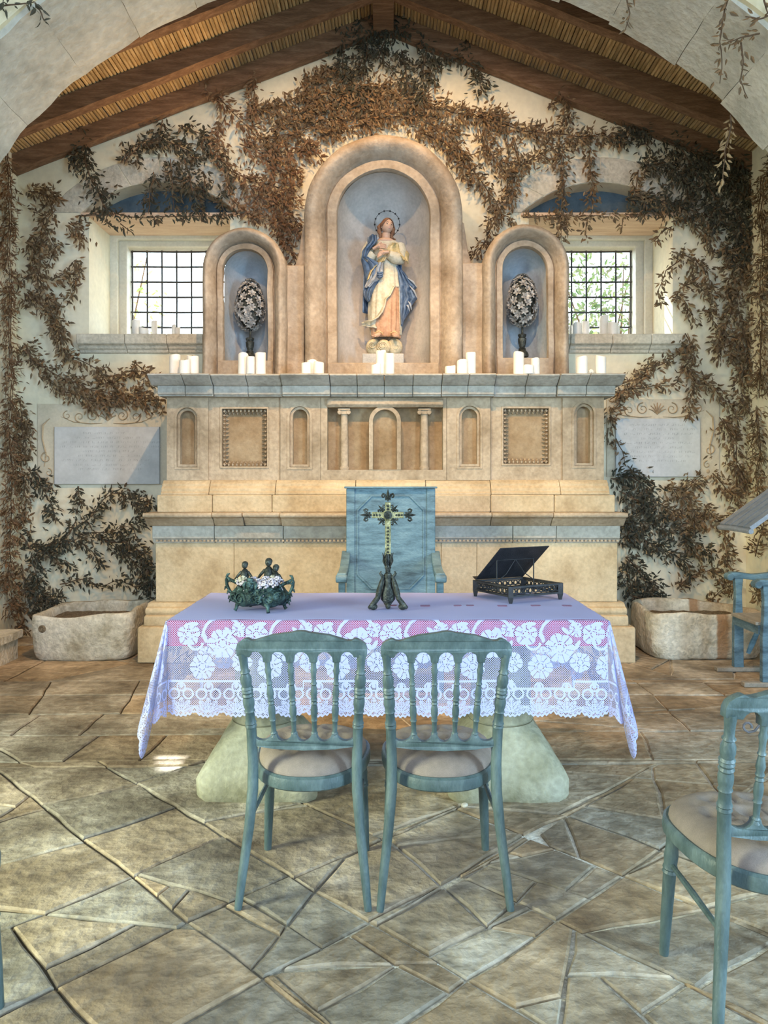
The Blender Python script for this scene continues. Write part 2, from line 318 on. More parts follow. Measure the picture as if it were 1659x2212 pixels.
def lacemat():
    m = bpy.data.materials.new('white_lace'); m.use_nodes = True; nt = m.node_tree; L = nt.links; b = nt.nodes['Principled BSDF']
    b.inputs['Base Color'].default_value = (0.40,0.43,0.73,1); b.inputs['Roughness'].default_value = 0.9; b.inputs['Specular IOR Level'].default_value = 0.1
    uv = node(nt, 'ShaderNodeUVMap'); uv.uv_map = 'UVMap'
    mp = node(nt, 'ShaderNodeMapping'); mp.inputs['Rotation'].default_value = (0,0,PI/4); mp.inputs['Scale'].default_value = (150,150,150); L.new(uv.outputs[0], mp.inputs[0])
    fr = node(nt, 'ShaderNodeVectorMath', operation='FRACTION'); L.new(mp.outputs[0], fr.inputs[0])
    sb = node(nt, 'ShaderNodeVectorMath', operation='SUBTRACT'); sb.inputs[1].default_value = (0.5,0.5,0); L.new(fr.outputs[0], sb.inputs[0])
    ab = node(nt, 'ShaderNodeVectorMath', operation='ABSOLUTE'); L.new(sb.outputs[0], ab.inputs[0])
    sx = node(nt, 'ShaderNodeSeparateXYZ'); L.new(ab.outputs[0], sx.inputs[0])
    mxx = node(nt, 'ShaderNodeMath', operation='MAXIMUM'); L.new(sx.outputs[0], mxx.inputs[0]); L.new(sx.outputs[1], mxx.inputs[1])
    gt = node(nt, 'ShaderNodeMath', operation='GREATER_THAN'); gt.inputs[1].default_value = 0.385; L.new(mxx.outputs[0], gt.inputs[0])
    at = node(nt, 'ShaderNodeAttribute'); at.attribute_name = 'lace'
    g2 = node(nt, 'ShaderNodeMapRange'); g2.inputs[1].default_value = 0.42; g2.inputs[2].default_value = 0.58; L.new(at.outputs['Fac'], g2.inputs[0])
    ma = node(nt, 'ShaderNodeMath', operation='MAXIMUM'); L.new(gt.outputs[0], ma.inputs[0]); L.new(g2.outputs[0], ma.inputs[1])
    ml = node(nt, 'ShaderNodeMath', operation='MULTIPLY'); ml.inputs[1].default_value = 0.94; L.new(ma.outputs[0], ml.inputs[0])
    L.new(ml.outputs[0], b.inputs['Alpha'])
    return m
M['lace'] = lacemat()
# ================================================================ floor of flagstones
def cut_all(polys, a, b, thr=0.4):
    a = Vector(a); b = Vector(b); d = (b - a); Ls = d.length; d = d / Ls; nrm = Vector((-d.y, d.x)); out = []
    for p in polys:
        sd = [(v - a).dot(nrm) for v in p]
        if min(sd) > -0.03 or max(sd) < 0.03: out.append(p); continue
        ts = []; A = []; B = []
        for i in range(len(p)):
            v, w = p[i], p[(i+1) % len(p)]; s, t = sd[i], sd[(i+1) % len(p)]
            (A if s >= 0 else B).append(v)
            if (s >= 0) != (t >= 0):
                q = v + (w - v) * (s / (s - t)); A.append(q); B.append(q); ts.append((q - a).dot(d))
        if len(ts) < 2: out.append(p); continue
        t0, t1 = min(ts), max(ts); ov = min(t1, Ls) - max(t0, 0)
        if ov > thr * (t1 - t0): out += [A, B]
        else: out.append(p)
    return out
X0, X1, Y0, Y1 = -3.3, 3.27, 0.35, 6.6
polys = [[Vector(q) for q in ((X0,Y0),(X1,Y0),(X1,Y1),(X0,Y1))]]
lines = [  # joints traced from the photograph (pixels); full courses first
 [(-900,1645),(338,1643)],[(338,1643),(1250,1649)],[(1250,1649),(2600,1640)],
 [(-600,1594),(211,1588),(840,1583),(1340,1542),(2300,1540)],[(-500,1473),(330,1470),(1000,1474),(2300,1470)],[(-500,1548),(330,1540),(1000,1535)],[(1334,1501),(2200,1501)],
 [(-200,1522),(60,1691-40)],[(27,1691),(565,2113)],[(565,2113),(760,2260)],[(211,1643),(561,1851)],[(561,1851),(746,1954),(1186,2212)],[(23,2012),(250,2270)],
 [(1468,1807),(1023,2111),(840,2225)],[(1142,1799),(1229,1761),(1419,1650)],[(866,1783),(996,1740),(1180,1660)],[(763,2011),(392,2210)],[(866,1783),(763,1840)],
 [(1088,1786),(1468,1938),(1800,2080)],[(1105,1943),(1468,2117),(1700,2240)],[(1224,1761),(1425,1834),(1700,1930)],[(670,1740),(866,1829)],[(996,1740),(1224,1761)],
 [(-60,1880),(186,1818)],[(-60,1960),(95,1975),(281,1898)],[(-60,2035),(97,1975)],[(135,2121),(399,1995),(520,1940)],[(-60,2225),(127,2130)],[(-60,1790),(89,1750)],[(97,1737),(207,1716),(295,1691)],
 [(181,1813),(371,1746)],[(291,1893),(481,1805)],[(291,1691),(443,1643)],[(295,1891),(502,1950)],[(443,1775),(531,1758),(670,1740)],[(367,1910),(337,1933)],[(413,1923),(375,1961)],[(498,1945),(640,1890),(763,1840)],
 [(936,2057),(1050,2003),(1153,1910)],[(866,1829),(947,1905),(1050,1997),(1164,2019)],[(931,1818),(1045,1807)],[(991,1889),(1045,1856)],[(969,1883),(1088,1932)],[(1132,1894),(1273,1938)],[(1077,1834),(1126,1848),(1191,1834)],
 [(1240,2014),(1218,2155),(1126,2176)],[(1235,2106),(1457,2111)],[(1311,2122),(1398,2203)],[(1479,2122),(1403,2176)],[(1267,2014),(1392,1989)],[(638,2081),(681,2089),(817,2084)],[(768,2024),(822,2062),(969,2149)],[(600,2106),(681,2187),(817,2106)],[(812,1981),(947,1916)],
 [(148,1636),(211,1590)],[(169,1588),(211,1552)],[(181,1472),(215,1446)],[(25,1588),(63,1560)],[(304,1643),(338,1607)],[(60,1548),(110,1473)],[(330,1445),(300,1470)],[(260,1540),(300,1473)],
 [(1344,1452),(1410,1501),(1470,1558)],[(1514,1471),(1558,1496)],[(1390,1590),(1413,1641)],[(1250,1738),(1324,1700)],[(1265,1740),(1440,1770),(1560,1800)],[(1420,1703),(1435,1765)],[(1309,1674),(1366,1679)],[(1331,1570),(1480,1582)],
 [(1360,1680),(1480,1690),(1659,1700)],[(1500,1640),(1540,1700),(1600,1760)],[(600,1560),(560,1583)],[(700,1583),(660,1640)],[(900,1583),(940,1645)],[(1100,1560),(1150,1645)],[(720,1480),(690,1535)],[(960,1474),(990,1535)],[(480,1475),(440,1540)],[(1180,1474),(1220,1545)],
 [(700,1900),(620,2000)],[(560,1960),(640,2010),(700,2050)],[(540,1985),(600,2020)],[(500,1950),(560,1990)],[(1343,1889),(1410,1860)],[(1290,1870),(1240,1910)],[(1500,2130),(1640,2050)],[(1530,1960),(1640,1930)],
 [(-100,1830),(40,1735)],[(160,2060),(60,2110)],[(-300,2400),(1900,2390)],[(300,2212),(250,2330)],[(1230,1800),(1250,1855)],[(1160,1795),(1200,1840)],
]
for thr in (.55, .4, .3, .25):
    for ln in lines:
        for q in range(len(ln)-1): polys = cut_all(polys, Vector(fl(*ln[q])), Vector(fl(*ln[q+1])), thr if 20 < ln[0][0] < 1600 and ln[-1][0] < 1600 else thr*.35)
def area(p): return abs(sum(p[i].x*p[(i+1)%len(p)].y - p[(i+1)%len(p)].x*p[i].y for i in range(len(p))))/2
# stones still far too large for this pavement are broken once more
def split_big(polys, amax):
    out = []
    for p in polys:
        if area(p) > amax:
            c = sum(p, Vector((0,0)))/len(p); far = max(p, key=lambda v: (v-c).length); d = (far-c).normalized(); n = Vector((-d.y, d.x))
            q = cut_all([p], c - n*9, c + n*9 + d*R.uniform(-1.5,1.5)); out += split_big(q, amax) if len(q) > 1 else q
        else: out.append(p)
    return out
polys = split_big(polys, 0.50)
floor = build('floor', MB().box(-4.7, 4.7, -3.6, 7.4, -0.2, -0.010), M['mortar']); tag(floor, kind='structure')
def stone(p):
    A = area(p)
    if A < 0.003: return
    if sum(p[i].x*p[(i+1)%len(p)].y - p[(i+1)%len(p)].x*p[i].y for i in range(len(p))) < 0: p = p[::-1]
    q = []
    for i in range(len(p)):
        a, b = p[i], p[(i+1)%len(p)]
        if (b-a).length < 0.004: continue
        k = max(1, min(7, int((b-a).length/0.11)))
        for j in range(k):
            v = a + (b-a)*(j/k)
            nz = noise.noise_vector(Vector((v.x*6, v.y*6, 1.7)))*0.014 + noise.noise_vector(Vector((v.x*19, v.y*19, 4.7)))*0.006
            q.append(Vector((v.x+nz.x, v.y+nz.y)))
    if len(q) < 3: return
    c = sum(q, Vector((0,0)))/len(q); n = len(q)
    g = 0.0075 if c.x > -0.2 and c.y < 3.6 else 0.0055
    def inset(d):
        r = []
        for i in range(n):
            e1 = (q[i]-q[i-1]).normalized(); e2 = (q[(i+1)%n]-q[i]).normalized()
            nn = Vector((-(e1+e2).y, (e1+e2).x)); nn = nn.normalized() if nn.length > 1e-6 else (c-q[i]).normalized()
            r.append(q[i] + nn*min(d, (c-q[i]).length*0.5))
        return r
    h = R.uniform(-0.003, 0.003); tx, ty = R.uniform(-.006,.006), R.uniform(-.006,.006)
    o1, o2 = inset(g), inset(g+0.008)
    def z(v): return h + tx*(v.x-c.x) + ty*(v.y-c.y)
    vs = [(v.x,v.y,-0.03) for v in o1] + [(v.x,v.y,z(v)-0.005) for v in o1] + [(v.x,v.y,z(v)) for v in o2]
    fs = [(i,(i+1)%n,n+(i+1)%n,n+i) for i in range(n)] + [(n+i,n+(i+1)%n,2*n+(i+1)%n,2*n+i) for i in range(n)] + [tuple(range(2*n,3*n))]
    build('flagstone', MB().add(vs, fs), M['flag'], floor, smooth=0, recalc=False)
for p in polys: stone(p)

# ================================================================ back wall with windows
YB = 6.6
gz = lambda x: 5.42 - 0.385*abs(x + 0.03)
WIN = [(-2.665, -1.405, -2.74, -1.33), (1.262, 2.546, 1.19, 2.60)]
ZS, ZT = 2.68, 3.742
def recess(w, dr=0.0):
    a, b = w[2]-dr, w[3]+dr; s = 0.275 + dr*0.75; c = (b-a)/2; r = (c*c+s*s)/(2*s); cz = 3.775 + s - r
    a0 = math.degrees(math.asin((3.775-cz)/r)); return arc((a+b)/2, cz, r, a0, 180-a0, 18)
holes = [[(w[0],ZS),(w[1],ZS),(w[1],3.775)] + recess(w) + [(w[0],3.775)] for w in WIN]
wall_back = build('wall_back', MB().plate([(-3.5,-0.05),(3.45,-0.05),(3.45,gz(3.45)),(-0.03,gz(-0.03)),(-3.5,gz(-3.5))], holes, YB, 7.1), M['plaster'], smooth=0)
tag(wall_back, kind='structure')
for w in WIN:                                   # relieving arch stones over each window
    inn = recess(w, 0.0); outr = recess(w, 0.30)
    cuts = [0, 3, 6, 9, 12, 15, 18]
    for i in range(6):
        a, b = cuts[i], cuts[i+1]; j = R.uniform(-0.01, 0.01)
        poly = [inn[k] for k in range(a, b+1)] + [(outr[k][0], min(outr[k][1], gz(outr[k][0]) - 0.1)) for k in range(b, a-1, -1)]
        poly = [(x*1.0, z) for x, z in poly]; cxx = sum(p[0] for p in poly)/len(poly); czz = sum(p[1] for p in poly)/len(poly)
        poly = [(cxx+(x-cxx)*0.985, czz+(z-czz)*0.985) for x, z in poly]
        build('voussoir', MB().plate(poly, [], YB-0.008+j*0.3, YB+0.1), M['sill'], wall_back, smooth=0, bev=(0.004,1))
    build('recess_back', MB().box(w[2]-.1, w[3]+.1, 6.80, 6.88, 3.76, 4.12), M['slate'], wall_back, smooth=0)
    build('lintel_board', MB().box(w[0]-0.07, w[1]+0.07, YB-0.015, 7.12, ZT, ZT+0.035), M['lintel'], wall_back, smooth=0, bev=(0.004,1))
for k, w in enumerate(WIN):
    cx = (w[0]+w[1])/2; win = bpy.data.objects.new('window_%d' % (k+1), None); COL.objects.link(win); win.location = (cx, 7.1, ZS); tag(win, kind='structure')
    fo = [(w[0]-.1,ZS-.15),(w[1]+.1,ZS-.15),(w[1]+.1,ZT+.12),(w[0]-.1,ZT+.12)]
    fi = [(w[0]+.07,ZS),(w[1]-.07,ZS),(w[1]-.07,ZT-.035),(w[0]+.07,ZT-.035)]
    fj = [(w[0]+.14,ZS+.0),(w[1]-.14,ZS+.0),(w[1]-.14,ZT-.088),(w[0]+.14,ZT-.088)]
    build('window_frame', MB().plate(fo, [fi], 7.102, 7.16), M['frame'], win, smooth=0, bev=(0.008,2))
    build('outer_frame', MB().plate(fo, [fj], 7.16, 7.34), M['frame'], win, smooth=0, bev=(0.01,2))
    build('glass_pane', MB().box(w[0]+.13, w[1]-.13, 7.19, 7.194, ZS, ZT-.08), M['glass'], win, smooth=0)
    n = 6; sp = 0.1455
    x0, x1 = (w[0]+.15, w[1]-.15); zt = ZT-.10
    for i in range(8):
        x = x0 + i*sp if k == 0 else x1 - i*sp
        if x0-.01 <= x <= x1+.01: build('grille_bar', MB().tube([(x,7.29,ZS),(x+.002,7.291,(ZS+zt)/2),(x,7.29,zt+.03)], 0.009, 6), M['iron'], win)
    for i in range(6):
        z = zt - i*0.149
        build('grille_bar', MB().tube([(x0-.02,7.28,z),(cx,7.281,z-.003),(x1+.02,7.28,z)], 0.009, 6), M['iron'], win)
    # moulded stone sill: five drafted lengths
    xs = [w[0]-.075, w[0]+.35, w[0]+.72, w[1]-.22, w[1]+.075]
    for i in range(4):
        prof = [(6.50,ZS+.0),(6.50,ZS-.085),(6.535,ZS-.10),(6.55,ZS-.125),(6.565,ZS-.13),(6.575,ZS-.155),(6.60,ZS-.16),(6.64,ZS-.16),(6.64,ZS)]
        a, b = xs[i]+.002, xs[i+1]-.002; mb = MB(); m_ = len(prof)
        mb.add([(a,y,z) for y,z in prof]+[(b,y,z) for y,z in prof], [tuple(range(m_)),tuple(range(2*m_-1,m_-1,-1))]+[(q,(q+1)%m_,m_+(q+1)%m_,m_+q) for q in range(m_)])
        build('sill_stone', mb, M['sill'], win, smooth=0, bev=(0.005,1))
    build('sill_bed', MB().box(w[0]+.002, w[1]-.002, 6.62, 7.08, ZS-.12, ZS), M['sill'], win, smooth=0)
# ================================================================ side walls of the sanctuary, chancel arch, nave
tag(build('wall_left', MB().box(-3.6, -3.3, 4.98, 6.62, -0.05, 4.3), M['plaster'], smooth=0), kind='structure')
tag(build('wall_right', MB().box(3.2, 3.55, 4.98, 6.62, -0.05, 4.3), M['plaster'], smooth=0), kind='structure')
AZ, AR, AY0, AY1 = 1.58, 3.27, 4.32, 5.0
ro = AR + 0.33
outer = [(-4.9,-.05),(-ro,-.05)] + [(x,z) for x,z in arc(0,AZ,ro,180,0,40)] + [(ro,-.05),(4.9,-.05),(4.9,6.9),(-4.9,6.9)]
wall_arch = build('wall_arch', MB().plate(outer, [], AY0, AY1), M['navewall'], smooth=0); tag(wall_arch, kind='structure')
angs = [0]
while angs[-1] < 180: angs.append(angs[-1] + R.uniform(6.5, 9.5))
angs = [a*180/angs[-1] for a in angs]
def roughblock(P, nu, nv, nw, amp):       # closed block on a (u,v,w) lattice surface
    mb = MB(); 
    def face(fn, a, b):
        o = len(mb.v); vs = []; 
        for j in range(b+1):
            for i in range(a+1):
                p = Vector(fn(i/a, j/b)); q = noise.noise_vector(p*5)*amp + noise.noise_vector(p*17)*amp*0.5; vs.append(p+q)
        mb.add(vs, [(j*(a+1)+i, j*(a+1)+i+1, (j+1)*(a+1)+i+1, (j+1)*(a+1)+i) for j in range(b) for i in range(a)])
    face(lambda u,v: P(u,v,0), nu, nv); face(lambda u,v: P(u,v,1), nu, nv)
    face(lambda u,w: P(u,0,w), nu, nw); face(lambda u,w: P(u,1,w), nu, nw)
    face(lambda v,w: P(0,v,w), nv, nw); face(lambda v,w: P(1,v,w), nv, nw)
    return mb
for i in range(len(angs)-1):
    a0, a1 = math.radians(angs[i]+0.015), math.radians(angs[i+1]-0.015); jr = R.uniform(-.007,.007); jy = R.uniform(-.02,.02)
    def P(u, v, w):
        a = a0+(a1-a0)*u; r = AR + jr + w*0.33; return (r*math.cos(a), AY0-.02+jy + v*(AY1-AY0+.02), AZ + r*math.sin(a))
    build('voussoir', roughblock(P, 5, 6, 2, 0.014), M['arch'], wall_arch, smooth=50)
for sx in (-1, 1):
    zz = 0.0
    while zz < AZ-0.05:
        h_ = min(R.uniform(.3,.42), AZ-zz); jr = R.uniform(-.01,.01)
        def P(u, v, w): return (sx*(AR+jr+u*.33), AY0-.02+v*(AY1-AY0+.02), zz+.003 + w*(h_-.006))
        build('pier_block', roughblock(P, 3, 5, 4, 0.010), M['arch'], wall_arch, smooth=50); zz += h_
fr_ = [(x*(1+.012*noise.noise(Vector((x*3,z*3,1)))), z+.03*noise.noise(Vector((x*4,z*4,7)))) for x,z in arc(0,AZ,AR+.035,180,0,90)]
build('arch_facing', MB().plate([(-4.64,-.05),(-AR-.035,-.05)] + fr_ + [(AR+.035,-.05),(4.64,-.05),(4.64,6.78),(-4.64,6.78)], [], 4.262, 4.298), M['facing'], wall_arch, smooth=0)
# nave around the camera, open to daylight by three doorways
def doorwall(name, outer, hole, y0, y1, rot=None):
    o = build(name, MB().plate(outer, [hole] if hole else [], y0, y1), M['navewall'], smooth=0); tag(o, kind='structure')
    if rot: o.rotation_euler = (0,0,rot)
    return o
doorwall('wall_nave_rear', [(-4.9,-.05),(4.9,-.05),(4.9,6.9),(-4.9,6.9)], [(-.7,0),(.7,0),(.7,2.4),(-.7,2.4)], -3.7, -3.5)
doorwall('wall_nave_left', [(-3.7,-.05),(4.4,-.05),(4.4,6.9),(-3.7,6.9)], [(.1,0),(1.1,0),(1.1,2.2),(.1,2.2)], 4.65, 4.9, PI/2)
doorwall('wall_nave_right', [(-4.4,-.05),(3.7,-.05),(3.7,6.9),(-4.4,6.9)], [(-.1,0),(1.0,0),(1.0,2.2),(-.1,2.2)], 4.65, 4.9, -PI/2)
tag(build('ceiling_nave', MB().box(-4.9,4.9,-3.7,5.0,6.8,6.95), M['navewall'], smooth=0), kind='structure')

# ================================================================ cane ceiling on rafters
SL = 0.385; zb = lambda x: 5.36 - SL*abs(x+0.03)       # underside of the rafters
th = math.atan(SL); cs, sn = math.cos(th), math.sin(th)
rb = MB()
for sx in (-1, 1):
    xo = -0.03 + sx*3.75
    rb.hexa([(-.03,4.95,5.36+.215),(xo,4.95,zb(xo)+.215),(xo,7.5,zb(xo)+.215),(-.03,7.5,5.36+.215)],
            [(-.03,4.95,5.36+.26),(xo,4.95,zb(xo)+.26),(xo,7.5,zb(xo)+.26),(-.03,7.5,5.36+.26)])
ceiling = build('ceiling', rb, M['roof'], smooth=0); tag(ceiling, kind='structure')
cme = None
for sx in (-1, 1):
    for i in range(118):
        s = 0.05 + i*0.0305; x = -0.03 + sx*s*cs; z = 5.36 - s*sn + 0.17 + R.uniform(-.003,.003)
        if cme is None:
            o = build('cane', MB().tube([(0,-.8,0),(0.001,0,0.001),(0,.8,0)], [.0135,.0145,.014], 7), M['cane'], ceiling, local=True); cme = o.data
        else:
            o = bpy.data.objects.new('cane', cme); COL.objects.link(o); o.parent = ceiling
        o.location = (x, 5.8, z); o.rotation_euler = (R.uniform(-.004,.004), R.uniform(0,6), R.uniform(-.004,.004))
for ry in (5.03, 5.46, 6.00, 6.49):
    for sx in (-1, 1):
        def P(u, v, w):
            x = -.03 + sx*(0.03 + u*3.5); return (x, ry + v*0.095, zb(x) + w*0.155)
        build('rafter', roughblock(P, 14, 1, 1, 0.007), M['wood'], ceiling, smooth=60)
build('ridge_beam', MB().box(-.125, .055, 4.99, 6.6, 5.33, 5.54), M['wood'], ceiling, smooth=0, bev=(.01,2))
# ================================================================ the stone altar (one thing, many blocks)
altar = thing('altar', 'monumental pale sandstone altar with three arched niches against the rear wall', 'altar', (0, 6.0, 0))
def xprof(a, b, prof, n=1):       # profile (y,z) extruded from x=a to x=b; slightly uneven
    mb = MB(); m = len(prof)
    mb.add([(a,y,z) for y,z in prof]+[(b,y,z) for y,z in prof], [tuple(range(m)),tuple(range(2*m-1,m-1,-1))]+[(q,(q+1)%m,m+(q+1)%m,m+q) for q in range(m)])
    return mb
def course(name, x0, x1, prof, cuts, matk='altar', jit=0.006, bev=(0.006,1), ret=None, joint=0.002):
    xs = [x0] + sorted(cuts) + [x1]
    for i in range(len(xs)-1):
        j = R.uniform(-jit, jit); jz = R.uniform(-0.002, 0.002)
        p = [(y + (j if y < 6.3 else 0), z + jz) for y, z in prof]
        build(name, xprof(xs[i] + joint, xs[i+1] - joint, p, 1), M[matk], altar, smooth=30, bev=bev)
BK = 6.56
# step
course('step_stone', -1.90, 1.885, [(5.62,0),(5.62,.262),(5.635,.271),(BK,.271),(BK,0)], [wx(430,5.6),wx(620,5.6),-.1,.55,1.2], matk='altar_lit', jit=.01)
# base moulding: torus, scotia, fillet
def tor(y, z, r, a0, a1, n=5): return [(y - r*math.cos(math.radians(a0+(a1-a0)*i/n)), z + r*math.sin(math.radians(a0+(a1-a0)*i/n))) for i in range(n+1)]
course('base_moulding', -1.868, 1.85, [(5.67,.271),(5.66,.30),(5.665,.345)] + [(5.69,.352)] + tor(5.72,.378,.03,-60,60) + [(5.735,.41),(5.755,.43),(5.77,.436),(BK,.436),(BK,.271)], [-1.2,-.45,.3,1.0], matk='altar_lit', jit=.004)
# dado slabs
course('dado_slab', -1.815, 1.80, [(5.79,.436),(5.78,.90),(BK,.90),(BK,.436)], [wx(505,5.78),-.2,.42,wx(1030,5.78)], 'altar_lit', jit=.002, bev=(0.004,1), joint=.0008)
# ledge: bead row, fascia, cyma, nosing
course('ledge_fascia', -1.83, 1.81, [(5.77,.90),(5.765,.912),(5.762,.93),(5.745,.938),(5.742,1.035),(BK,1.035),(BK,.90)], [wx(460,5.7),wx(610,5.7),-.15,.35,wx(1110,5.7),wx(1205,5.7)], matk='cornice', jit=.003, bev=(0.003,1))
bead = MB()
for i in range(118):
    x = -1.80 + i*0.0306
    bead.box(x, x+.017, 5.748, 5.775, .912, .926)
tag(build('dentil_row', bead, M['altar'], altar, smooth=0), kind='stuff')
course('ledge_nosing', -1.868, 1.835, [(5.742,1.035),(5.735,1.045),(5.715,1.06),(5.69,1.085),(5.675,1.10),(5.64,1.105),(5.632,1.12),(5.64,1.14),(BK,1.14),(BK,1.035)], [wx(458,5.65),wx(523,5.65),wx(605,5.65),-.3,.25,wx(1062,5.65),wx(1195,5.65)], jit=.012, bev=(0.006,2))
course('plinth_block', -1.795, 1.775, [(5.755,1.14),(5.752,1.275),(BK,1.275),(BK,1.14)], [wx(458,5.75),-.9,-.3,.3,wx(1060,5.75),1.3], matk='altar_lit', jit=.004)
course('upper_moulding', -1.775, 1.74, [(5.775,1.275),(5.775,1.295),(5.79,1.30),(5.79,1.325),(5.80,1.335),(5.815,1.345),(5.815,1.362),(5.835,1.375),(5.85,1.39),(BK,1.39),(BK,1.275)], [wx(452,5.8),wx(595,5.8),-.25,.3,wx(1060,5.8),wx(1210,5.8)], matk='altar_lit', jit=.003, bev=(0.003,1))
# panel zone: seven bays
ZP0, ZP1, YP = 1.39, 2.045, 5.86
def archpoly(x0, x1, z0, z1, n=12):
    r = (x1-x0)/2; return [(x0,z0),(x1,z0)] + arc((x0+x1)/2, z1-r, r, 0, 180, n)
def rectpoly(x0,x1,z0,z1): return [(x0,z0),(x1,z0),(x1,z1),(x0,z1)]
def scaled(p, k):
    cx = sum(q[0] for q in p)/len(p); cz = (min(q[1] for q in p)+max(q[1] for q in p))/2
    return p
def bay(xa, xb, kind, hole, y):
    xa, xb = wx(xa,y), wx(xb,y)
    outer = rectpoly(xa+.0015, xb-.0015, ZP0, ZP1)
    hx0, hx1, hz0, hz1 = wx(hole[0],y), wx(hole[1],y), wz(hole[3],y), wz(hole[2],y)
    if kind == 'arch':
        hp = archpoly(hx0,hx1,hz0,hz1)
        b = build('pilaster_slab', MB().plate(outer, [hp], y, y+.10), M['altar'], altar, smooth=0)
        for k,(g,dy,w) in enumerate(((0.0,-.006,.014),(0.020,.016,.016))):
            build('niche_moulding', MB().plate(archpoly(hx0+g-.006,hx1-g+.006,hz0+g-.004,hz1-g+.006), [archpoly(hx0+g+w,hx1-g-w,hz0+g+w,hz1-g-w)], y+dy, y+.10), M['altar'], altar, smooth=0, bev=(.004,2))
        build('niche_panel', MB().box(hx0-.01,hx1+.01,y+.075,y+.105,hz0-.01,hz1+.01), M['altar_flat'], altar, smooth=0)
    elif kind == 'square':
        hp = rectpoly(hx0,hx1,hz0,hz1)
        build('bay_slab', MB().plate(outer, [hp], y, y+.12), M['altar'], altar, smooth=0)
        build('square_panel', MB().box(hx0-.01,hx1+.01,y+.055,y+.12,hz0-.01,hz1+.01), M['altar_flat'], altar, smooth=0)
        t = .062
        build('panel_frame', MB().plate(rectpoly(hx0,hx1,hz0,hz1), [rectpoly(hx0+.016,hx1-.016,hz0+.016,hz1-.016)], y-.008, y+.06), M['altar'], altar, smooth=0, bev=(.005,2))
        orn = MB()                      # carved egg and leaf border
        def run(p0, p1, inw):
            Ls = (Vector(p1)-Vector(p0)).length; n = int(Ls/.031); d = (Vector(p1)-Vector(p0))/n; inw = Vector(inw)
            for i in range(n):
                c = Vector(p0)+d*(i+.5); a = d*.36
                # egg
                q = c + inw*.012
                orn.ell((q.x, y+.022, q.y), .0085 if abs(d.x)>0 else .0125, .012, .0125 if abs(d.x)>0 else .0085, 6, 4)
                # pointed leaf, sloping into the panel
                tip = c + inw*.048; l, r_ = c+inw*.024-a, c+inw*.024+a; mid = c+inw*.026
                orn.add([(l.x,y+.04,l.y),(r_.x,y+.04,r_.y),(tip.x,y+.052,tip.y),(mid.x,y+.018,mid.y)], [(0,1,3),(1,2,3),(2,0,3)])
        m_ = .018
        run((hx0+m_,hz0+m_),(hx1-m_,hz0+m_),(0,1)); run((hx0+m_,hz1-m_),(hx1-m_,hz1-m_),(0,-1))
        run((hx0+m_,hz0+m_),(hx0+m_,hz1-m_),(1,0)); run((hx1-m_,hz0+m_),(hx1-m_,hz1-m_),(-1,0))
        tag(build('carved_border', orn, M['altar'], altar, smooth=40), kind='stuff')
YR = YP + 0.02
bay(360,450,'arch',(378,430,877,1013),YP); bay(450,605,'square',(475,581,879,1012),YR); bay(605,693,'arch',(622,673,874,1013),YP)
bay(965,1060,'arch',(988,1041,873,1012),YP); bay(1060,1215,'square',(1083,1190,878,1006),YR); bay(1215,1305,'arch',(1237,1286,868,1010),YP)
# centre bay: little temple front in relief
y = YP; xa, xb = wx(693,y), wx(965,y)
build('centre_slab', MB().plate(rectpoly(xa+.0015,xb-.0015,ZP0,ZP1), [rectpoly(wx(707,y),wx(957,y),wz(1015,y),wz(873,y))], y, y+.14), M['altar'], altar, smooth=0)
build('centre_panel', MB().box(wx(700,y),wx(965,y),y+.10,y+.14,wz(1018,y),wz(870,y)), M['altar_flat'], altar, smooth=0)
build('entablature', xprof(wx(707,y), wx(957,y), [(y-.035,wz(874,y)),(y-.035,wz(866,y)),(y-.02,wz(862,y)),(y+.1,wz(862,y)),(y+.1,wz(880,y)),(y-.01,wz(880,y))]), M['altar'], altar, smooth=0, bev=(.004,1))
dx0, dx1, dz0, dz1 = wx(797,y), wx(866,y), wz(1015,y), wz(876,y)
build('door_arch', MB().plate(archpoly(dx0,dx1,dz0,dz1,16), [archpoly(dx0+.032,dx1-.032,dz0+.003,dz1-.032,16)], y-.005, y+.11), M['altar'], altar, smooth=0, bev=(.004,2))
build('door_leaf', MB().plate(archpoly(dx0+.03,dx1-.03,dz0+.001,dz1-.03,14), [], y+.055, y+.11), M['altar_flat'], altar, smooth=0)
for cxp, half in ((743,8.5),(917,9)):
    cx = wx(cxp,y); r = half*y/F; zt = wz(882,y); z0 = wz(1015,y)
    col = MB().lathe([(r*1.12,z0),(r*1.2,z0+.01),(r*1.2,z0+.018),(r*1.02,z0+.026),(r*.98,z0+.034),(r,z0+.1),(r*.98,z0+.25),(r*.86,zt-.055),(r*.95,zt-.045)], 16, (cx,y+.05,0))
    p = build('column', col, M['altar'], altar, smooth=40)
    cap = MB().box(cx-r*1.55,cx+r*1.55,y-.0,y+.10,zt-.014,zt)
    cap.box(cx-r*1.2,cx+r*1.2,y+.01,y+.09,zt-.045,zt-.014)
    for s in (-1,1): cap.lathe([(r*.55,-.045),(r*.6,-.03),(r*.35,-.0),(r*.6,.03),(r*.55,.045)], 12, (cx+s*r*1.15,y+.05,zt-.03), Matrix.Rotation(PI/2,3,'X'))
    build('ionic_capital', cap, M['altar'], altar, smooth=30, bev=(.002,1))
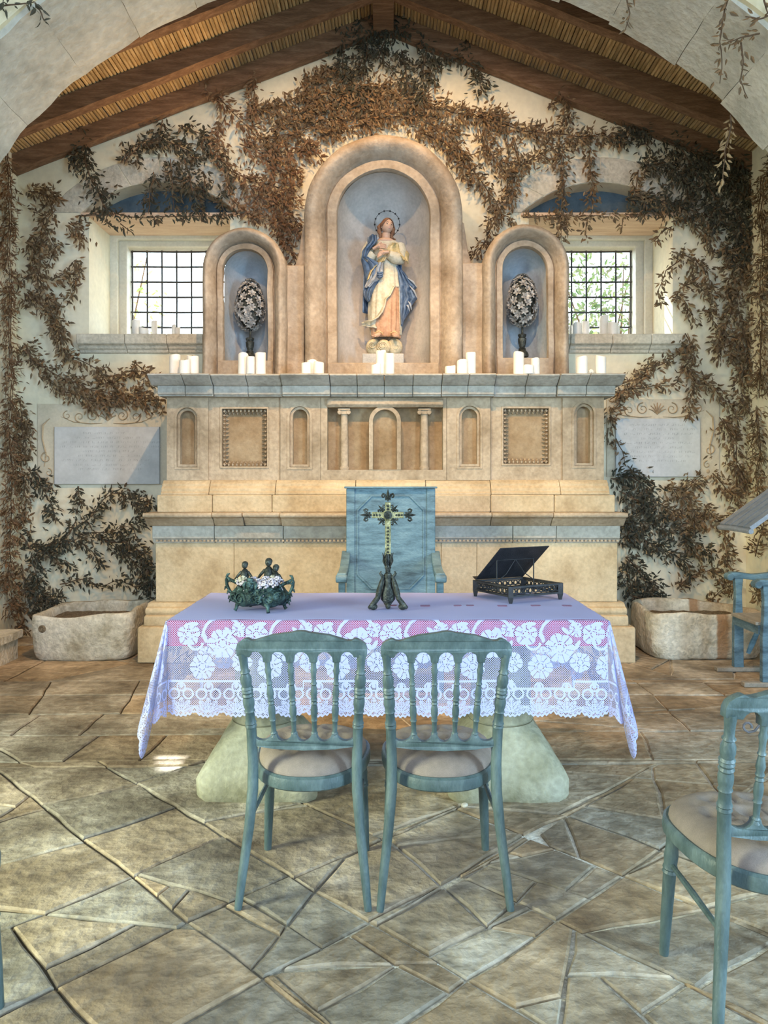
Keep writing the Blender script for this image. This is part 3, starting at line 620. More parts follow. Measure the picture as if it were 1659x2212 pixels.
# cornice: lower fascia and upper cyma, breaking forward over the pilasters
br = [-1.79, wx(456,5.7), wx(607,5.7), wx(712,5.7), wx(830,5.7), wx(955,5.7), wx(1070,5.7), wx(1208,5.7), 1.775]
fwd = [.03, 0, .03, 0, 0, .0, .03, 0, .03]
for i in range(8):
    f = .03 if i in (0,2,5,7) else 0.0
    if i in (3,4): f = .015
    sub = 2 if br[i+1]-br[i] > .4 else 1
    for q in range(sub):
        a = br[i]+(br[i+1]-br[i])*q/sub; b = br[i]+(br[i+1]-br[i])*(q+1)/sub; j = R.uniform(-.004,.004)
        build('cornice_fascia', xprof(a+.0015,b-.0015,[(5.80-f+j,2.045),(5.80-f+j,2.055),(5.785-f+j,2.06),(5.78-f+j,2.125),(BK,2.125),(BK,2.045)]), M['cornice'], altar, smooth=30, bev=(.003,1))
        lo = -.045 if i == 0 and q == 0 else 0; hi = .045 if i == 7 and q == sub-1 else 0
        prof = [(5.775-f,2.125),(5.76-f,2.13),(5.745-f,2.14),(5.70-f,2.165),(5.675-f,2.185),(5.66-f,2.19),(5.655-f,2.193),(5.665-f,2.205),(BK,2.205),(BK,2.125)]
        build('cornice_block', xprof(a+lo+.002,b+hi-.002,[(yy+j,z) for yy,z in prof]), M['cornice'], altar, smooth=30, bev=(.005,1))
# ---------------------------------------------------------------- upper stage: three round-headed niches
YN = 6.0
def niche(cxp, rop, z0p, topp, ropen_p, open_bot, key, opened):
    d = YN; k = d/F; cx = wx(cxp,d); ro = rop*k; zs = wz(topp,d) - ro; z0 = 2.205
    st = [((cx,z0+(zs-z0)*i/6),(-1,0)) for i in range(6)] + [((cx,zs),(math.cos(math.radians(180-a)),math.sin(math.radians(180-a)))) for a in range(0,181,6)] + [((cx,zs-(zs-z0)*i/6),(1,0)) for i in range(1,7)]
    r2 = ropen_p*k; w = ro - r2
    prof = [(ro,BK),(ro,6.05),(ro-.02*w,6.01),(ro-.08*w,5.985)]
    n = 10
    for i in range(n+1):                 # the fat half-round roll
        a = math.radians(150-i*150/n*1.0); prof.append((ro-.34*w + .27*w*math.cos(a)*-1 if False else ro-.32*w - .26*w*math.cos(math.radians(180*i/n))*-1*-1, 5.985-.045*math.sin(math.radians(180*i/n))))
    prof = [(ro,BK),(ro,6.06),(ro-.02*w,6.025)] + [(ro-.04*w-.50*w*i/n, 6.0-.055*math.sin(math.radians(12+168*i/n))) for i in range(n+1)] \
         + [(r2+.40*w,6.03),(r2+.37*w,6.055),(r2+.33*w,6.07),(r2+.30*w,6.068),(r2+.285*w,6.045),(r2+.02*w,6.04),(r2,6.05),(r2,6.10)]
    mb = MB().sweep(st, prof)
    # chipped, hand-plastered surface
    mb.v = [tuple(Vector(v) + noise.noise_vector(Vector(v)*7)*.006 + noise.noise_vector(Vector(v)*2.3)*.008) for v in mb.v]
    build('niche_surround', mb, M['retable'], altar, smooth=55)
    # hollow: half-cylinder with a quarter-sphere head
    zb_ = wz(open_bot,d); cav = MB(); nA = 24; dep = opened
    def hollow(u, v):
        a = PI*u
        if v < 0.5: z = zb_ + (zs-zb_)*v*2; return (cx - (r2+.001)*math.cos(a), 6.095 + dep*math.sin(a), z)
        t = (v-.5)*2*PI/2; return (cx - (r2+.001)*math.cos(a)*math.cos(t), 6.095 + dep*math.sin(a)*math.cos(t), zs + (r2+.001)*math.sin(t))
    cav.grid(nA+1, 25, hollow)
    build('niche_hollow', cav, M[key], altar, smooth=60, recalc=False)
    fl_ = MB(); fl_.plate([(cx-ro*.98,z0),(cx+ro*.98,z0),(cx+ro*.98,z0+.001),(cx-ro*.98,z0+.001)], [], 6.06, BK)
    build('niche_sill', MB().box(cx-r2-.28*w, cx+r2+.28*w, 6.035, BK-.03, z0, zb_), M['retable'], altar, smooth=0, bev=(.006,1))
    return cx, zs, r2, zb_
NC = niche(828,172.5,808,290,101,782,'niche',.36)
NL = niche(527,90.5,808,492,48,777,'niche_blue',.30)
NR = niche(1137,93,808,484,49,771,'niche_blue',.30)
for a, b, t, lo in ((616,657,573,0),(999,1046,568,1)):
    build('linking_wall', MB().box(wx(a,6.08),wx(b,6.08),6.08,BK,2.205,wz(t,6.08)), M['retable'], altar, smooth=0, bev=(.006,1))
    xo = wx(b if not lo else a, 6.1); s = -1 if not lo else 1
    fin = [(xo-s*.06,wz(t,6.1)),(xo+s*.09,wz(t,6.1)),(xo+s*.055,wz(t,6.1)+.12),(xo+s*.02,wz(t,6.1)+.36),(xo-s*.06,wz(t,6.1)+.4)]
    build('flank_scroll', MB().plate(fin,[],6.18,BK), M['retable'], altar, smooth=0, bev=(.006,1))

# ================================================================ candles
def candle(pxl, pxr, top, bot, d, label, group, tilt=0.0):
    z0 = {'ledge': 2.2045, 'sill': ZS}[d[0]]; dd = d[1]; r = (pxr-pxl)/2*dd/F; h = (bot-top)*dd/F
    t = thing('candle', label, 'candle', (wx((pxl+pxr)/2,dd), dd, z0+.001), R.uniform(0,6), group)
    n = 18; k = R.uniform(0,6); mb = MB(); rings = [(r*.96,0),(r,.006),(r*.995,h*.4),(r*1.0,h*.8),(r*.99,h-.006),(r*.93,h),(r*.78,h-.002),(r*.45,h-.010),(r*.1,h-.012)]
    vs = []
    for i,(rr,z) in enumerate(rings):
        for j in range(n):
            a = 2*PI*j/n; dz = .006*math.sin(a+k)*(1 if 3 < i < 7 else 0) + .003*math.sin(2*a+k)*(1 if 3 < i < 6 else 0)
            wob = 1+.012*math.sin(3*a+k+z*20); vs.append((rr*wob*math.cos(a)+tilt*z, rr*wob*math.sin(a), z+dz))
    mb.add(vs, [(i*n+j,i*n+(j+1)%n,(i+1)*n+(j+1)%n,(i+1)*n+j) for i in range(len(rings)-1) for j in range(n)]+[tuple(range(n))[::-1],tuple((len(rings)-1)*n+j for j in range(n))])
    build('wax_body', mb, M['wax'], t, smooth=50, local=True)
    build('wick', MB().tube([(tilt*h,0,h-.014),(tilt*h+.001,.001,h-.004),(tilt*h+.003,0,h+.006)], .0012, 5), M['wick'], t, local=True)
    return t
LG = 'pillar candles on the altar ledge'; E = lambda d: ('ledge', d)
for c in [
 (366,390,764,809,5.775,'leftmost tall candle on the altar ledge, its rim caught by window light',0),
 (387,411,779,810,5.69,'short candle in front of two taller ones at the left end of the ledge',0),
 (404,429,766,809,5.785,'tall candle right of the short one at the left end of the ledge',0),
 (514,536,765,810,5.73,'tall candle below the left niche, left one of its trio',.03),
 (532,550,774,810,5.685,'lower leaning candle in the middle of the trio below the left niche',-.06),
 (551,574,762,810,5.73,'tallest candle below the left niche, right one of its trio',0),
 (651,672,783,809,5.71,'low stubby candle left of centre, left one of a trio at the big surround',0),
 (663,684,773,808,5.79,'candle standing behind two stubby ones at the left jamb of the big niche',0),
 (678,700,783,809,5.71,'low stubby candle right one of the trio at the left jamb of the big niche',0),
 (802,823,790,811,5.69,'shortest candle below the statue, left one of its trio',0),
 (812,834,757,811,5.755,'tallest candle below the statue, middle one of its trio',0),
 (832,852,765,811,5.71,'candle below the statue, right one of its trio',0),
 (961,984,791,809,5.71,'lowest candle at the right jamb of the big niche, with a slanted top',0),
 (987,1010,776,808,5.71,'middle-sized candle at the right jamb of the big niche',0),
 (1006,1028,760,808,5.75,'tall slightly leaning candle rightmost at the right jamb of the big niche',.04),
 (1109,1132,760,807,5.71,'tall candle below the right niche, left one of its trio',0),
 (1131,1154,788,806,5.69,'squat candle in the middle of the trio below the right niche',0),
 (1146,1166,771,807,5.77,'medium candle below the right niche, behind the squat one',0),
 (1245,1269,769,806,5.71,'candle near the right end of the ledge, left of the white shell',0),
 (1286,1309,766,805,5.71,'rightmost candle on the altar ledge, right of the white shell',0)]:
    candle(c[0],c[1],c[2],c[3],E(c[4]),c[5],LG,c[6])
SG = 'pillar candles on the window sills'; E2 = lambda d: ('sill', d)
for c in [
 (285,303,683,724,6.78,'slim candle leftmost on the left window sill'),
 (300,321,703,724,6.70,'short squat candle second from left on the left window sill'),
 (327,340,680,724,6.86,'slender tall candle third from left on the left window sill'),
 (371,380,688,724,6.9,'thin candle fourth on the left window sill, behind its neighbour'),
 (377,389,697,724,6.80,'small candle nearest the altar on the left window sill'),
 (1229,1246,688,722,6.9,'candle on the right window sill half hidden by the right niche'),
 (1236,1257,690,722,6.72,'shaded candle second from left on the right window sill'),
 (1257,1273,681,722,6.82,'bright candle third from left on the right window sill'),
 (1295,1314,672,722,6.78,'tallest candle on the right window sill'),
 (1313,1334,690,722,6.685,'wide short candle right of the tallest on the right window sill'),
 (1327,1339,687,722,6.90,'thin candle rightmost on the right window sill, behind the wide one')]:
    candle(c[0],c[1],c[2],c[3],E2(c[4]),c[5],SG)
# scallop shell between the last two candles
sh = MB(); sx, sz_ = wx(1276,5.72), 2.208
sh.grid(17, 7, lambda u,v: (sx + .024*(.12+.88*v)*math.sin((u-.5)*2.4)*(1+.04*math.cos(u*50)), 5.70 + .016*(1-v)*0 + .012*v*v - .010*math.sin(v*PI)*(1+.2*math.cos(u*50)), sz_ + .003 + .038*(.12+.88*v)*math.cos((u-.5)*2.4)*1.0 ))
tag(build('scallop_shell', sh, M['wax'], smooth=50, solid=.003), 'small white scallop shell propped between two candles on the ledge', 'shell')

# ================================================================ wall memorials
def memorial(label, slab, frame, mir, lines):
    t = thing('memorial_plaque', label, 'plaque', (wx((slab[0]+slab[1])/2,6.57), 6.58, wz(slab[3],6.57)))
    d = 6.57
    build('frame_ground', MB().box(wx(frame[0],d),wx(frame[1],d),6.585,6.6,wz(frame[3],d),wz(frame[2],d)), M['ochre_light'], t, smooth=0)
    build('marble_slab', MB().box(wx(slab[0],d),wx(slab[1],d),6.562,6.6,wz(slab[3],d),wz(slab[2],d)), M['marble'], t, smooth=0, bev=(.003,1))
    ins = MB(); rr = random.Random(5 if mir else 9)                 # faint worn strokes, not legible in the photo
    z = wz(slab[2]+12,d); cx = wx((slab[0]+slab[1])/2,d)
    for wln in lines:
        x = cx - wln/2
        while x < cx + wln/2:
            for s in range(rr.randint(2,8)):
                k = rr.random(); w_ = .009
                if k < .75: ins.box(x, x+.003, 6.5612, 6.563, z-.016, z)
                if k > .35: ins.box(x, x+w_, 6.5612, 6.563, z-(.003 if k<.7 else .016), z-(0 if k<.7 else .013))
                x += .0155
            x += .02
        z -= .040
    tag(build('inscription', ins, M['engrave'], t, smooth=0), kind='stuff')
    scr = MB()
    def spiral(cx_, cz_, r0, turns, a0, dirn, w0):
        pts = []; rs = []; n = int(14*turns)+6
        for i in range(n):
            f = i/(n-1); a = a0 + dirn*f*turns*2*PI; r = r0*(1-f*.85); pts.append((cx_+r*math.cos(a), 6.584, cz_+r*math.sin(a))); rs.append(w0*(1-.6*f))
        scr.tube(pts, rs, 6, squash=.35)
    zt = wz((frame[2]+slab[2])/2,d); xm = wx((slab[0]+slab[1])/2,d); s_ = 1
    hh = (slab[2]-frame[2])*d/F
    for s in (-1,1):
        spiral(xm+s*.13, zt, .055, 1.5, PI/2, -s, .015); spiral(xm+s*.25, zt-.015, .045, 1.4, -PI/2, s, .013); spiral(xm+s*.36, zt, .04, 1.2, PI/2, -s, .011)
        scr.tube([(xm+s*.05,6.586,zt-.07),(xm+s*.15,6.586,zt-.075),(xm+s*.3,6.586,zt-.06),(xm+s*.42,6.586,zt-.01)], [.006,.014,.012,.004], 6, squash=.35)
    for i in range(7):
        a = math.radians(20+140*i/6); scr.tube([(xm,6.584,zt-.05),(xm+.045*math.cos(a),6.58,zt-.03+.05*math.sin(a)),(xm+.08*math.cos(a),6.584,zt-.03+.085*math.sin(a))],[.006,.012,.009],6,squash=.4)
    xe = wx((frame[0]+slab[0])/2 if not mir else (frame[1]+slab[1])/2, d); sg = 1 if not mir else -1
    zm = wz((slab[2]+slab[3])/2,d)
    scr.tube([(xe+sg*.03,6.586,zm+.33),(xe-sg*.03,6.586,zm+.27),(xe-sg*.035,6.586,zm+.15),(xe+sg*.0,6.586,zm+.0),(xe-sg*.02,6.586,zm-.1)], [.01,.022,.018,.016,.008], 6, squash=.3)
    spiral(xe, zm-.02, .05, 1.3, PI/2, sg, .016); spiral(xe+sg*.02, zm-.15, .035, 1.2, PI/2, -sg, .012)
    for q in range(2): scr.ell((xe+sg*.01,6.586,zm-.21-q*.055), .018, .006, .02, 8, 5)
    tag(build('painted_scrollwork', scr, M['ochre'], t, smooth=60), label='ochre scrolls and shell painted around the slab', kind='stuff')
memorial('grey marble memorial tablet with ochre scroll frame left of the altar', (118,345,922,1046), (80,362,872,1046), False, [.42,.55,.78,.82,.42,.5,.8,.6,.5])
memorial('pale marble memorial tablet with scroll crest right of the altar', (1330,1512,904,1030), (1312,1555,862,1030), True, [.5,.6,.6,.3,.62,.4,.66,.55,.5])
# ================================================================ painted statue in the central niche
SD = 6.24; SK = SD/F/5.978
def T(zx, zy, dy=0.0): p = W(720+zx/5.978, 430+zy/5.978, SD); return Vector((p.x, p.y+dy, p.z))
zslab = NC[3]
statue = thing('statue', 'painted statue of a robed woman in blue mantle with starry halo, in the central niche', 'statue', (T(670,0).x, SD, zslab))
build('pedestal_slab', MB().box(T(380,0).x,T(908,0).x,6.12,6.38,zslab+.001,T(0,2025).z), M['greystone'], statue, smooth=0, bev=(.005,1))
cl = MB()
zc = T(0,1920).z; zlow = T(0,2025).z
for zx, r, dy in ((530,112,-.0),(650,100,-.045),(785,112,-.01),(600,112,.05),(720,112,.05)):
    rr = r*SK; cl.ell((T(zx,0).x, SD+dy, zlow+rr*.98), rr, rr*.9, rr, 14, 9)
cloud = build('cloud_base', cl, M['cloud'], statue, smooth=60)
cs_ = MB()
for zx, zy, r in ((640,1920,80),(640,1920,58),(640,1920,36),(800,1925,60),(800,1925,38),(510,1910,62),(510,1910,40)):
    c = T(zx,zy); rr = r*SK
    depth = -.118 if zx == 640 else -.078
    cs_.tube([(c.x+rr*math.cos(a)*.9, SD+depth+(r/80)**2*.035, c.z+rr*math.sin(a)*.8) for a in [i*2*PI/16 for i in range(17)]], .004, 5)
build('cloud_curls', cs_, M['cloud'], cloud, smooth=60)
def fold(a, t, amp, k=9, ph=0.0): return 1 + amp*(math.sin(k*a+ph+2.2*math.sin(2*t))*.6 + math.sin((k+5)*a-ph*1.3+t*2)*.4)
def interp(keys, zy):
    for i in range(len(keys)-1):
        if keys[i][0] <= zy <= keys[i+1][0]:
            f = (zy-keys[i][0])/(keys[i+1][0]-keys[i][0]); f = f*f*(3-2*f)
            return [keys[i][j]+(keys[i+1][j]-keys[i][j])*f for j in range(1,len(keys[0]))]
    return list(keys[-1][1:])
def robe(keys, zy0, zy1, nz, na, grow, amp0, amp1, keep=None, k=9, ph=0):
    mb = MB(); zs_ = [zy0+(zy1-zy0)*i/(nz-1) for i in range(nz)]; idx = {}
    for i, zy in enumerate(zs_):
        cx, rx, ry, dy = interp(keys, zy); t = i/(nz-1); am = amp0+(amp1-amp0)*t
        for j in range(na):
            a = 2*PI*j/na; f = fold(a, t, am, k, ph); p = T(cx + (rx+grow)*f*math.cos(a), zy)
            mb.v.append((p.x, SD + dy*SK + (ry+grow)*SK*f*math.sin(a), p.z))
    for i in range(nz-1):
        for j in range(na):
            a = 2*PI*(j+.5)/na; zy = (zs_[i]+zs_[i+1])/2; cx, rx, ry, dy = interp(keys, zy)
            if keep and not keep(cx+rx*math.cos(a), zy, math.sin(a) < 0): continue
            mb.f.append((i*na+j, i*na+(j+1)%na, (i+1)*na+(j+1)%na, (i+1)*na+j)); mb.m.append(0)
    return mb
BKY = [(515,672,62,55,10),(545,670,120,75,10),(575,668,172,92,10),(640,668,188,108,5),(760,672,165,112,0),(870,685,132,100,0),(1000,680,160,118,-5),(1200,672,192,132,-5),(1450,668,203,138,0),(1620,672,200,136,5),(1730,676,188,130,5),(1800,682,176,124,5)]
build('underskirt', robe(BKY,1100,1800,34,96,0,.03,.075,k=15), M['pink'], statue, smooth=70, solid=.003)
def over(x, zy, front):
    if zy > 1720: return (not front) or x > 852
    if zy < 1165: return True
    xl = 790-(zy-1165)*.55
    if front and xl < x < 834+ (zy-1165)*.04: return False
    if zy > 1610 and front and x < 834: return False
    return True
build('overdress', robe(BKY,515,1760,84,120,9,.012,.055,over,k=13,ph=.6), M['cream'], statue, smooth=70, solid=.006)
# swinging hem of the overdress along the diagonal opening, and its curl at lower left
hm = MB(); pts = [(790,1165),(740,1280),(685,1330),(670,1420),(640,1500),(580,1570),(510,1605),(430,1612)]
hm.grid(len(pts), 4, lambda u,v: tuple(T(pts[round(u*7)][0]-30*v, pts[round(u*7)][1]-6*v, -(.105+.02*math.sin(u*PI))+.035*v)))
hm.grid(9, 5, lambda u,v: tuple(T(365+u*190+10*v, 1605+(u*.5+.35)*v*110-30*u*(1-v), -.03-.07*u+.03*math.sin(v*PI)+.012*math.sin(u*14))))
build('hem_roll', hm, M['cream'], statue, smooth=70, solid=.008)
def sheet(rows, nx, dfun, fold_amp=.012, k=3, ph=0):
    mb = MB(); n = (len(rows)-1)*5+1
    def fn(u, v):
        f = v*(len(rows)-1); i = min(int(f), len(rows)-2); f -= i; g = f*f*(3-2*f)
        a = [rows[i][j]+(rows[i+1][j]-rows[i][j])*g for j in range(3)]
        zx = a[1]+(a[2]-a[1])*u; return tuple(T(zx, a[0]+14*math.sin(u*PI*k+ph+v*4)*fold_amp/.012*.5, dfun(u,v) + fold_amp*math.sin(u*PI*2*k+ph+v*3)))
    return mb.grid(nx, n, fn)
build('mantle_left', sheet([(515,452,555),(600,440,565),(660,415,520),(720,372,470),(800,366,440),(880,388,600),(960,402,645),(1040,412,640),(1090,416,600),(1140,408,555),(1240,388,505),(1300,415,480),(1345,455,470)], 16, lambda u,v: (-.02-.07*u-.035*math.sin(u*PI)) - .062*math.exp(-((v-.22)/.16)**2)*(1-.3*u)), M['blue'], statue, smooth=70, solid=.010)
build('mantle_fold', sheet([(870,560,648),(940,490,648),(1010,470,646),(1080,440,600),(1130,425,520),(1180,405,470)], 12, lambda u,v: -.115-.015*math.sin(u*PI)+.05*(1-u)), M['greyblue'], statue, smooth=70, solid=.010)
cu = MB()
for q in range(3): cu.tube([T(575,1000+28*q,-.12),T(600,1015+28*q,-.14),T(640,1000+26*q,-.13)], [.009,.012,.006], 7)
build('mantle_ruffle', cu, M['blue'], statue, smooth=70)
build('mantle_collar', sheet([(510,448,560),(545,446,590),(590,450,560)], 9, lambda u,v: -.045+.0*u-.035*u, .006), M['greyblue'], statue, smooth=70, solid=.012)
build('mantle_right', sheet([(840,770,850),(900,800,880),(960,815,930),(1040,825,985),(1100,830,1045),(1132,832,1078),(1180,836,1040),(1230,840,1060),(1275,845,1085),(1330,850,1040),(1380,855,1000),(1435,860,988),(1500,868,950),(1570,876,905),(1640,880,885)], 22, lambda u,v: -.045+.075*u, .013, 3), M['blue'], statue, smooth=70, solid=.010)
lw = MB()
for q,(a,b) in enumerate((((960,1020),(1078,1132)),((985,1120),(1085,1275)),((960,1310),(1010,1420)),((930,1350),(985,1440)))):
    lw.tube([T(*a,.0),T((a[0]+b[0])/2+8,(a[1]+b[1])/2-6,-.005),T(*b,.02)], [.006,.016,.007], 8, squash=.6)
build('mantle_edge_folds', lw, M['greyblue'], statue, smooth=70)
back = MB().grid(25, 14, lambda u,v: (T(640+ (215+70*v*(1-.4*v))*math.cos(PI*u),0).x, SD+.0+(118+40*v)*SK*math.sin(PI*u)*(1+.05*math.sin(u*30)), T(0,560+v*900).z))
build('mantle_back', back, M['blue'], statue, smooth=70, solid=.010)
build('shawl', sheet([(612,770,868),(650,720,905),(690,690,955),(720,700,975),(760,790,968),(800,880,962),(840,908,968)], 18, lambda u,v: -.105+.085*u-.02*math.sin(u*PI), .009, 3), M['gold'], statue, smooth=70, solid=.009)
build('sash', sheet([(800,600,690),(850,560,660),(880,520,600),(930,490,540),(1000,462,490),(1080,440,455)], 9, lambda u,v: -.115+.05*(1-u), .006), M['gold'], statue, smooth=70, solid=.009)
# sleeves
sl = MB(); sl.tube([T(480,590,.0),T(440,690,-.03),T(430,775,-.055),T(470,800,-.085),T(525,745,-.10)], [.045,.052,.055,.05,.036], 14)
sl.tube([T(850,600,.0),T(865,700,-.02),T(850,800,-.05),T(790,800,-.09),T(712,770,-.115)], [.045,.055,.052,.05,.034], 14)
sl.v = [tuple(Vector(v)+noise.noise_vector(Vector(v)*60)*.004) for v in sl.v]
build('sleeves', sl, M['cream'], statue, smooth=60)
def hand(name, wrist, palm, fingers, thumb):
    mb = MB(); mb.tube([wrist, wrist.lerp(palm,.5), palm], [.017,.018,.019], 10, squash=.75)
    mb.ell(palm, .022, .014, .020, 10, 7)
    for f in fingers: mb.tube(f, [.0068,.0066,.0058,.004], 7)
    mb.tube(thumb, [.008,.0072,.0055], 7)
    build(name, mb, M['skin'], statue, smooth=60)
hand('right_hand', T(515,700,-.115), T(590,665,-.125), [[T(605,648+15*i,-.128),T(635,645+16*i,-.136),T(662,648+16*i,-.132),T(688-3*abs(i-1),652+16*i,-.124)] for i in range(4)], [T(585,645,-.13),T(605,628,-.132),T(625,622,-.126)])
hand('left_hand', T(712,745,-.13), T(640,755,-.138), [[T(625,745+14*i,-.14),T(602,758+15*i,-.147),T(585,775+13*i,-.142),T(574,795+8*i,-.134)] for i in range(4)], [T(640,735,-.145),T(615,722,-.147),T(596,724,-.14)])
# feet in sandals
for a, b, c in ((600,1770,-1),(795,1775,1)):
    mb = MB(); mb.tube([T(a-15*c*0,b-45,-.05),T(a-10,b-5,-.09),T(a-35 if c<0 else a+5,b+25,-.13),T(a-70 if c<0 else a+15,b+42,-.155)], [.018,.024,.026,.016], 10, squash=.7)
    for q in range(5): 
        tx = (a-95+11*q, b+42+3*q) if c < 0 else (a-12+12*q, b+48-2*abs(q-2)); mb.ell(T(tx[0],tx[1],-.16), .0055, .010, .006, 6, 5)
    build('foot', mb, M['skin'], statue, smooth=60)
    st = MB(); st.tube([T(a-60,b-12,-.1),T(a-10,b-30,-.125),T(a+40,b-5,-.1)], .004, 6); build('sandal_strap', st, M['gold'], statue, smooth=60)
# neck and head
hd = MB(); hd.tube([T(675,560,.01),T(678,510,-.01),T(685,450,-.015)], [.050,.036,.036], 14)
hd.ell(T(672,555,-.02), .075, .045, .028, 14, 7)
neck = hd
hc = T(697,368,-.02); rot = Matrix.Rotation(math.radians(22),3,'Z') @ Matrix.Rotation(math.radians(5),3,'Y')
def face(u, v):
    ph, th_ = 2*PI*u, PI*v; x = math.sin(th_)*math.sin(ph); yy = -math.sin(th_)*math.cos(ph); z = math.cos(th_)
    rx, ry, rz = .049, .056, .066
    if z < 0: rx *= 1-.30*z*z*1.0; 
    p = Vector((x*rx, yy*ry, z*rz)); fr = max(0, -yy)
    p.y -= .015*math.exp(-((x/.16)**2+((z+.10)/.20)**2))*fr        # nose
    p.y -= .004*math.exp(-((x/.10)**2+((z-.15)/.22)**2))*fr
    p.y += .005*math.exp(-(((abs(x)-.36)/.17)**2+((z-.08)/.11)**2))*fr   # eye sockets
    p.y -= .005*math.exp(-((x/.22)**2+((z+.45)/.09)**2))*fr       # lips
    p.y -= .006*math.exp(-((x/.25)**2+((z+.80)/.16)**2))*fr       # chin
    return rot @ p + hc
hd.grid(32, 26, face, wrap=True)
build('head', hd, M['skin'], statue, smooth=80)
def onface(x, z, dy): return rot @ Vector((x, dy, z)) + hc
ey = MB(); 
for s in (-1,1): ey.ell(onface(s*.019,.006,-.0485), .0092, .004, .0044, 8, 5, rot)
build('eyes', ey, M['eye'], statue)
bw = MB()
for s in (-1,1): bw.tube([onface(s*.009,.019,-.053),onface(s*.02,.023,-.050),onface(s*.030,.018,-.043)], .0014, 5)
build('eyebrows', bw, M['hair'], statue)
lp = MB(); lp.ell(onface(0,-.0275,-.0585), .0105, .004, .0040, 8, 5, rot); build('lips', lp, M['lips'], statue)
ea = MB(); ea.ell(onface(-.050,-.006,.004), .006, .012, .016, 8, 6, rot); build('ear', ea, M['skin'], statue)
hr = MB()
def capf(u, v):
    ph = 2*PI*u; th_ = PI*.60*v; fr = max(0,-(-math.cos(ph)*-1)) if False else max(0, math.cos(ph))
    th_ *= 1 - .60*fr**1.8; x = math.sin(th_)*math.sin(ph); yy = -math.sin(th_)*math.cos(ph); z = math.cos(th_)
    b = 1 + .03*math.sin(ph*18+v*6)*v; return rot @ Vector((x*.057*b, yy*.064*b+.004, z*.073*b+.002)) + hc
hr.grid(44, 12, capf, wrap=True)
for s, pts_ in ((-1,[(640,320),(610,380),(600,440),(612,490),(590,520),(555,530)]),(-1,[(625,350),(592,380),(588,430),(615,480),(600,510)]),(1,[(760,330),(778,390),(762,450),(750,500),(775,520),(800,530)]),(1,[(770,380),(772,440),(745,480),(760,515)]),(-1,[(650,300),(600,350),(585,370),(600,400)])):
    hr.tube([T(a,b,-.01+.012*math.sin(i*2)) for i,(a,b) in enumerate(pts_)], [.013,.016,.016,.014,.011,.006][:len(pts_)], 8)
hr.tube([T(690,420,.045),T(690,500,.05),T(685,600,.075)], [.045,.05,.03], 10)
build('hair', hr, M['hair'], statue, smooth=70)
hl = MB(); hcx, hcz, hrx, hrz = 695, 295, 162, 168
ring = [T(hcx+hrx*math.cos(a), hcz-hrz*math.sin(a), .045) for a in [math.radians(-62+i*(304)/40) for i in range(41)]]
hl.tube(ring, .0022, 6)
halo = build('halo_ring', hl, M['iron'], statue)
for i in range(12):
    a = math.radians(-58+i*296/11); c = T(hcx+hrx*math.cos(a), hcz-hrz*math.sin(a), .043); sm = MB()
    vs = [];
    for q in range(10):
        an = 2*PI*q/10; r = .012 if q%2 == 0 else .0055; vs.append((c.x+r*math.cos(an), c.y, c.z+r*math.sin(an)))
    vs += [(c.x,c.y-.005,c.z),(c.x,c.y+.005,c.z)]
    sm.add(vs, [(q,(q+1)%10,10) for q in range(10)]+[((q+1)%10,q,11) for q in range(10)])
    build('halo_star', sm, M['iron'], halo, smooth=0)

# ================================================================ silver flower ornaments in the side niches
petal = MB()
def blossom_mesh():
    mb = MB(); rr = random.Random(3)
    for ring_, n, l, up in ((0,6,.036,.35),(1,4,.024,.9)):
        for i in range(n):
            a = 2*PI*(i+.5*ring_)/n + rr.uniform(-.15,.15); w_ = .0095
            d = Vector((math.cos(a),math.sin(a),0)); s = Vector((-math.sin(a),math.cos(a),0)); o = Vector((0,0,0)); P_ = []
            for t, wd, h in ((0.1,.3,0),(.45,1,.35*up),(.8,.8,.55*up),(1.0,.05,.45*up)):
                c = d*l*t + Vector((0,0,h*l)); P_ += [c-s*w_*wd, c+Vector((0,0,-.003)), c+s*w_*wd]
            mb.add(P_, [(3*k+q,3*k+q+1,3*k+q+4,3*k+q+3) for k in range(3) for q in range(2)])
    mb.ell((0,0,.006), .005,.005,.006, 6, 4); return mb
bl = None
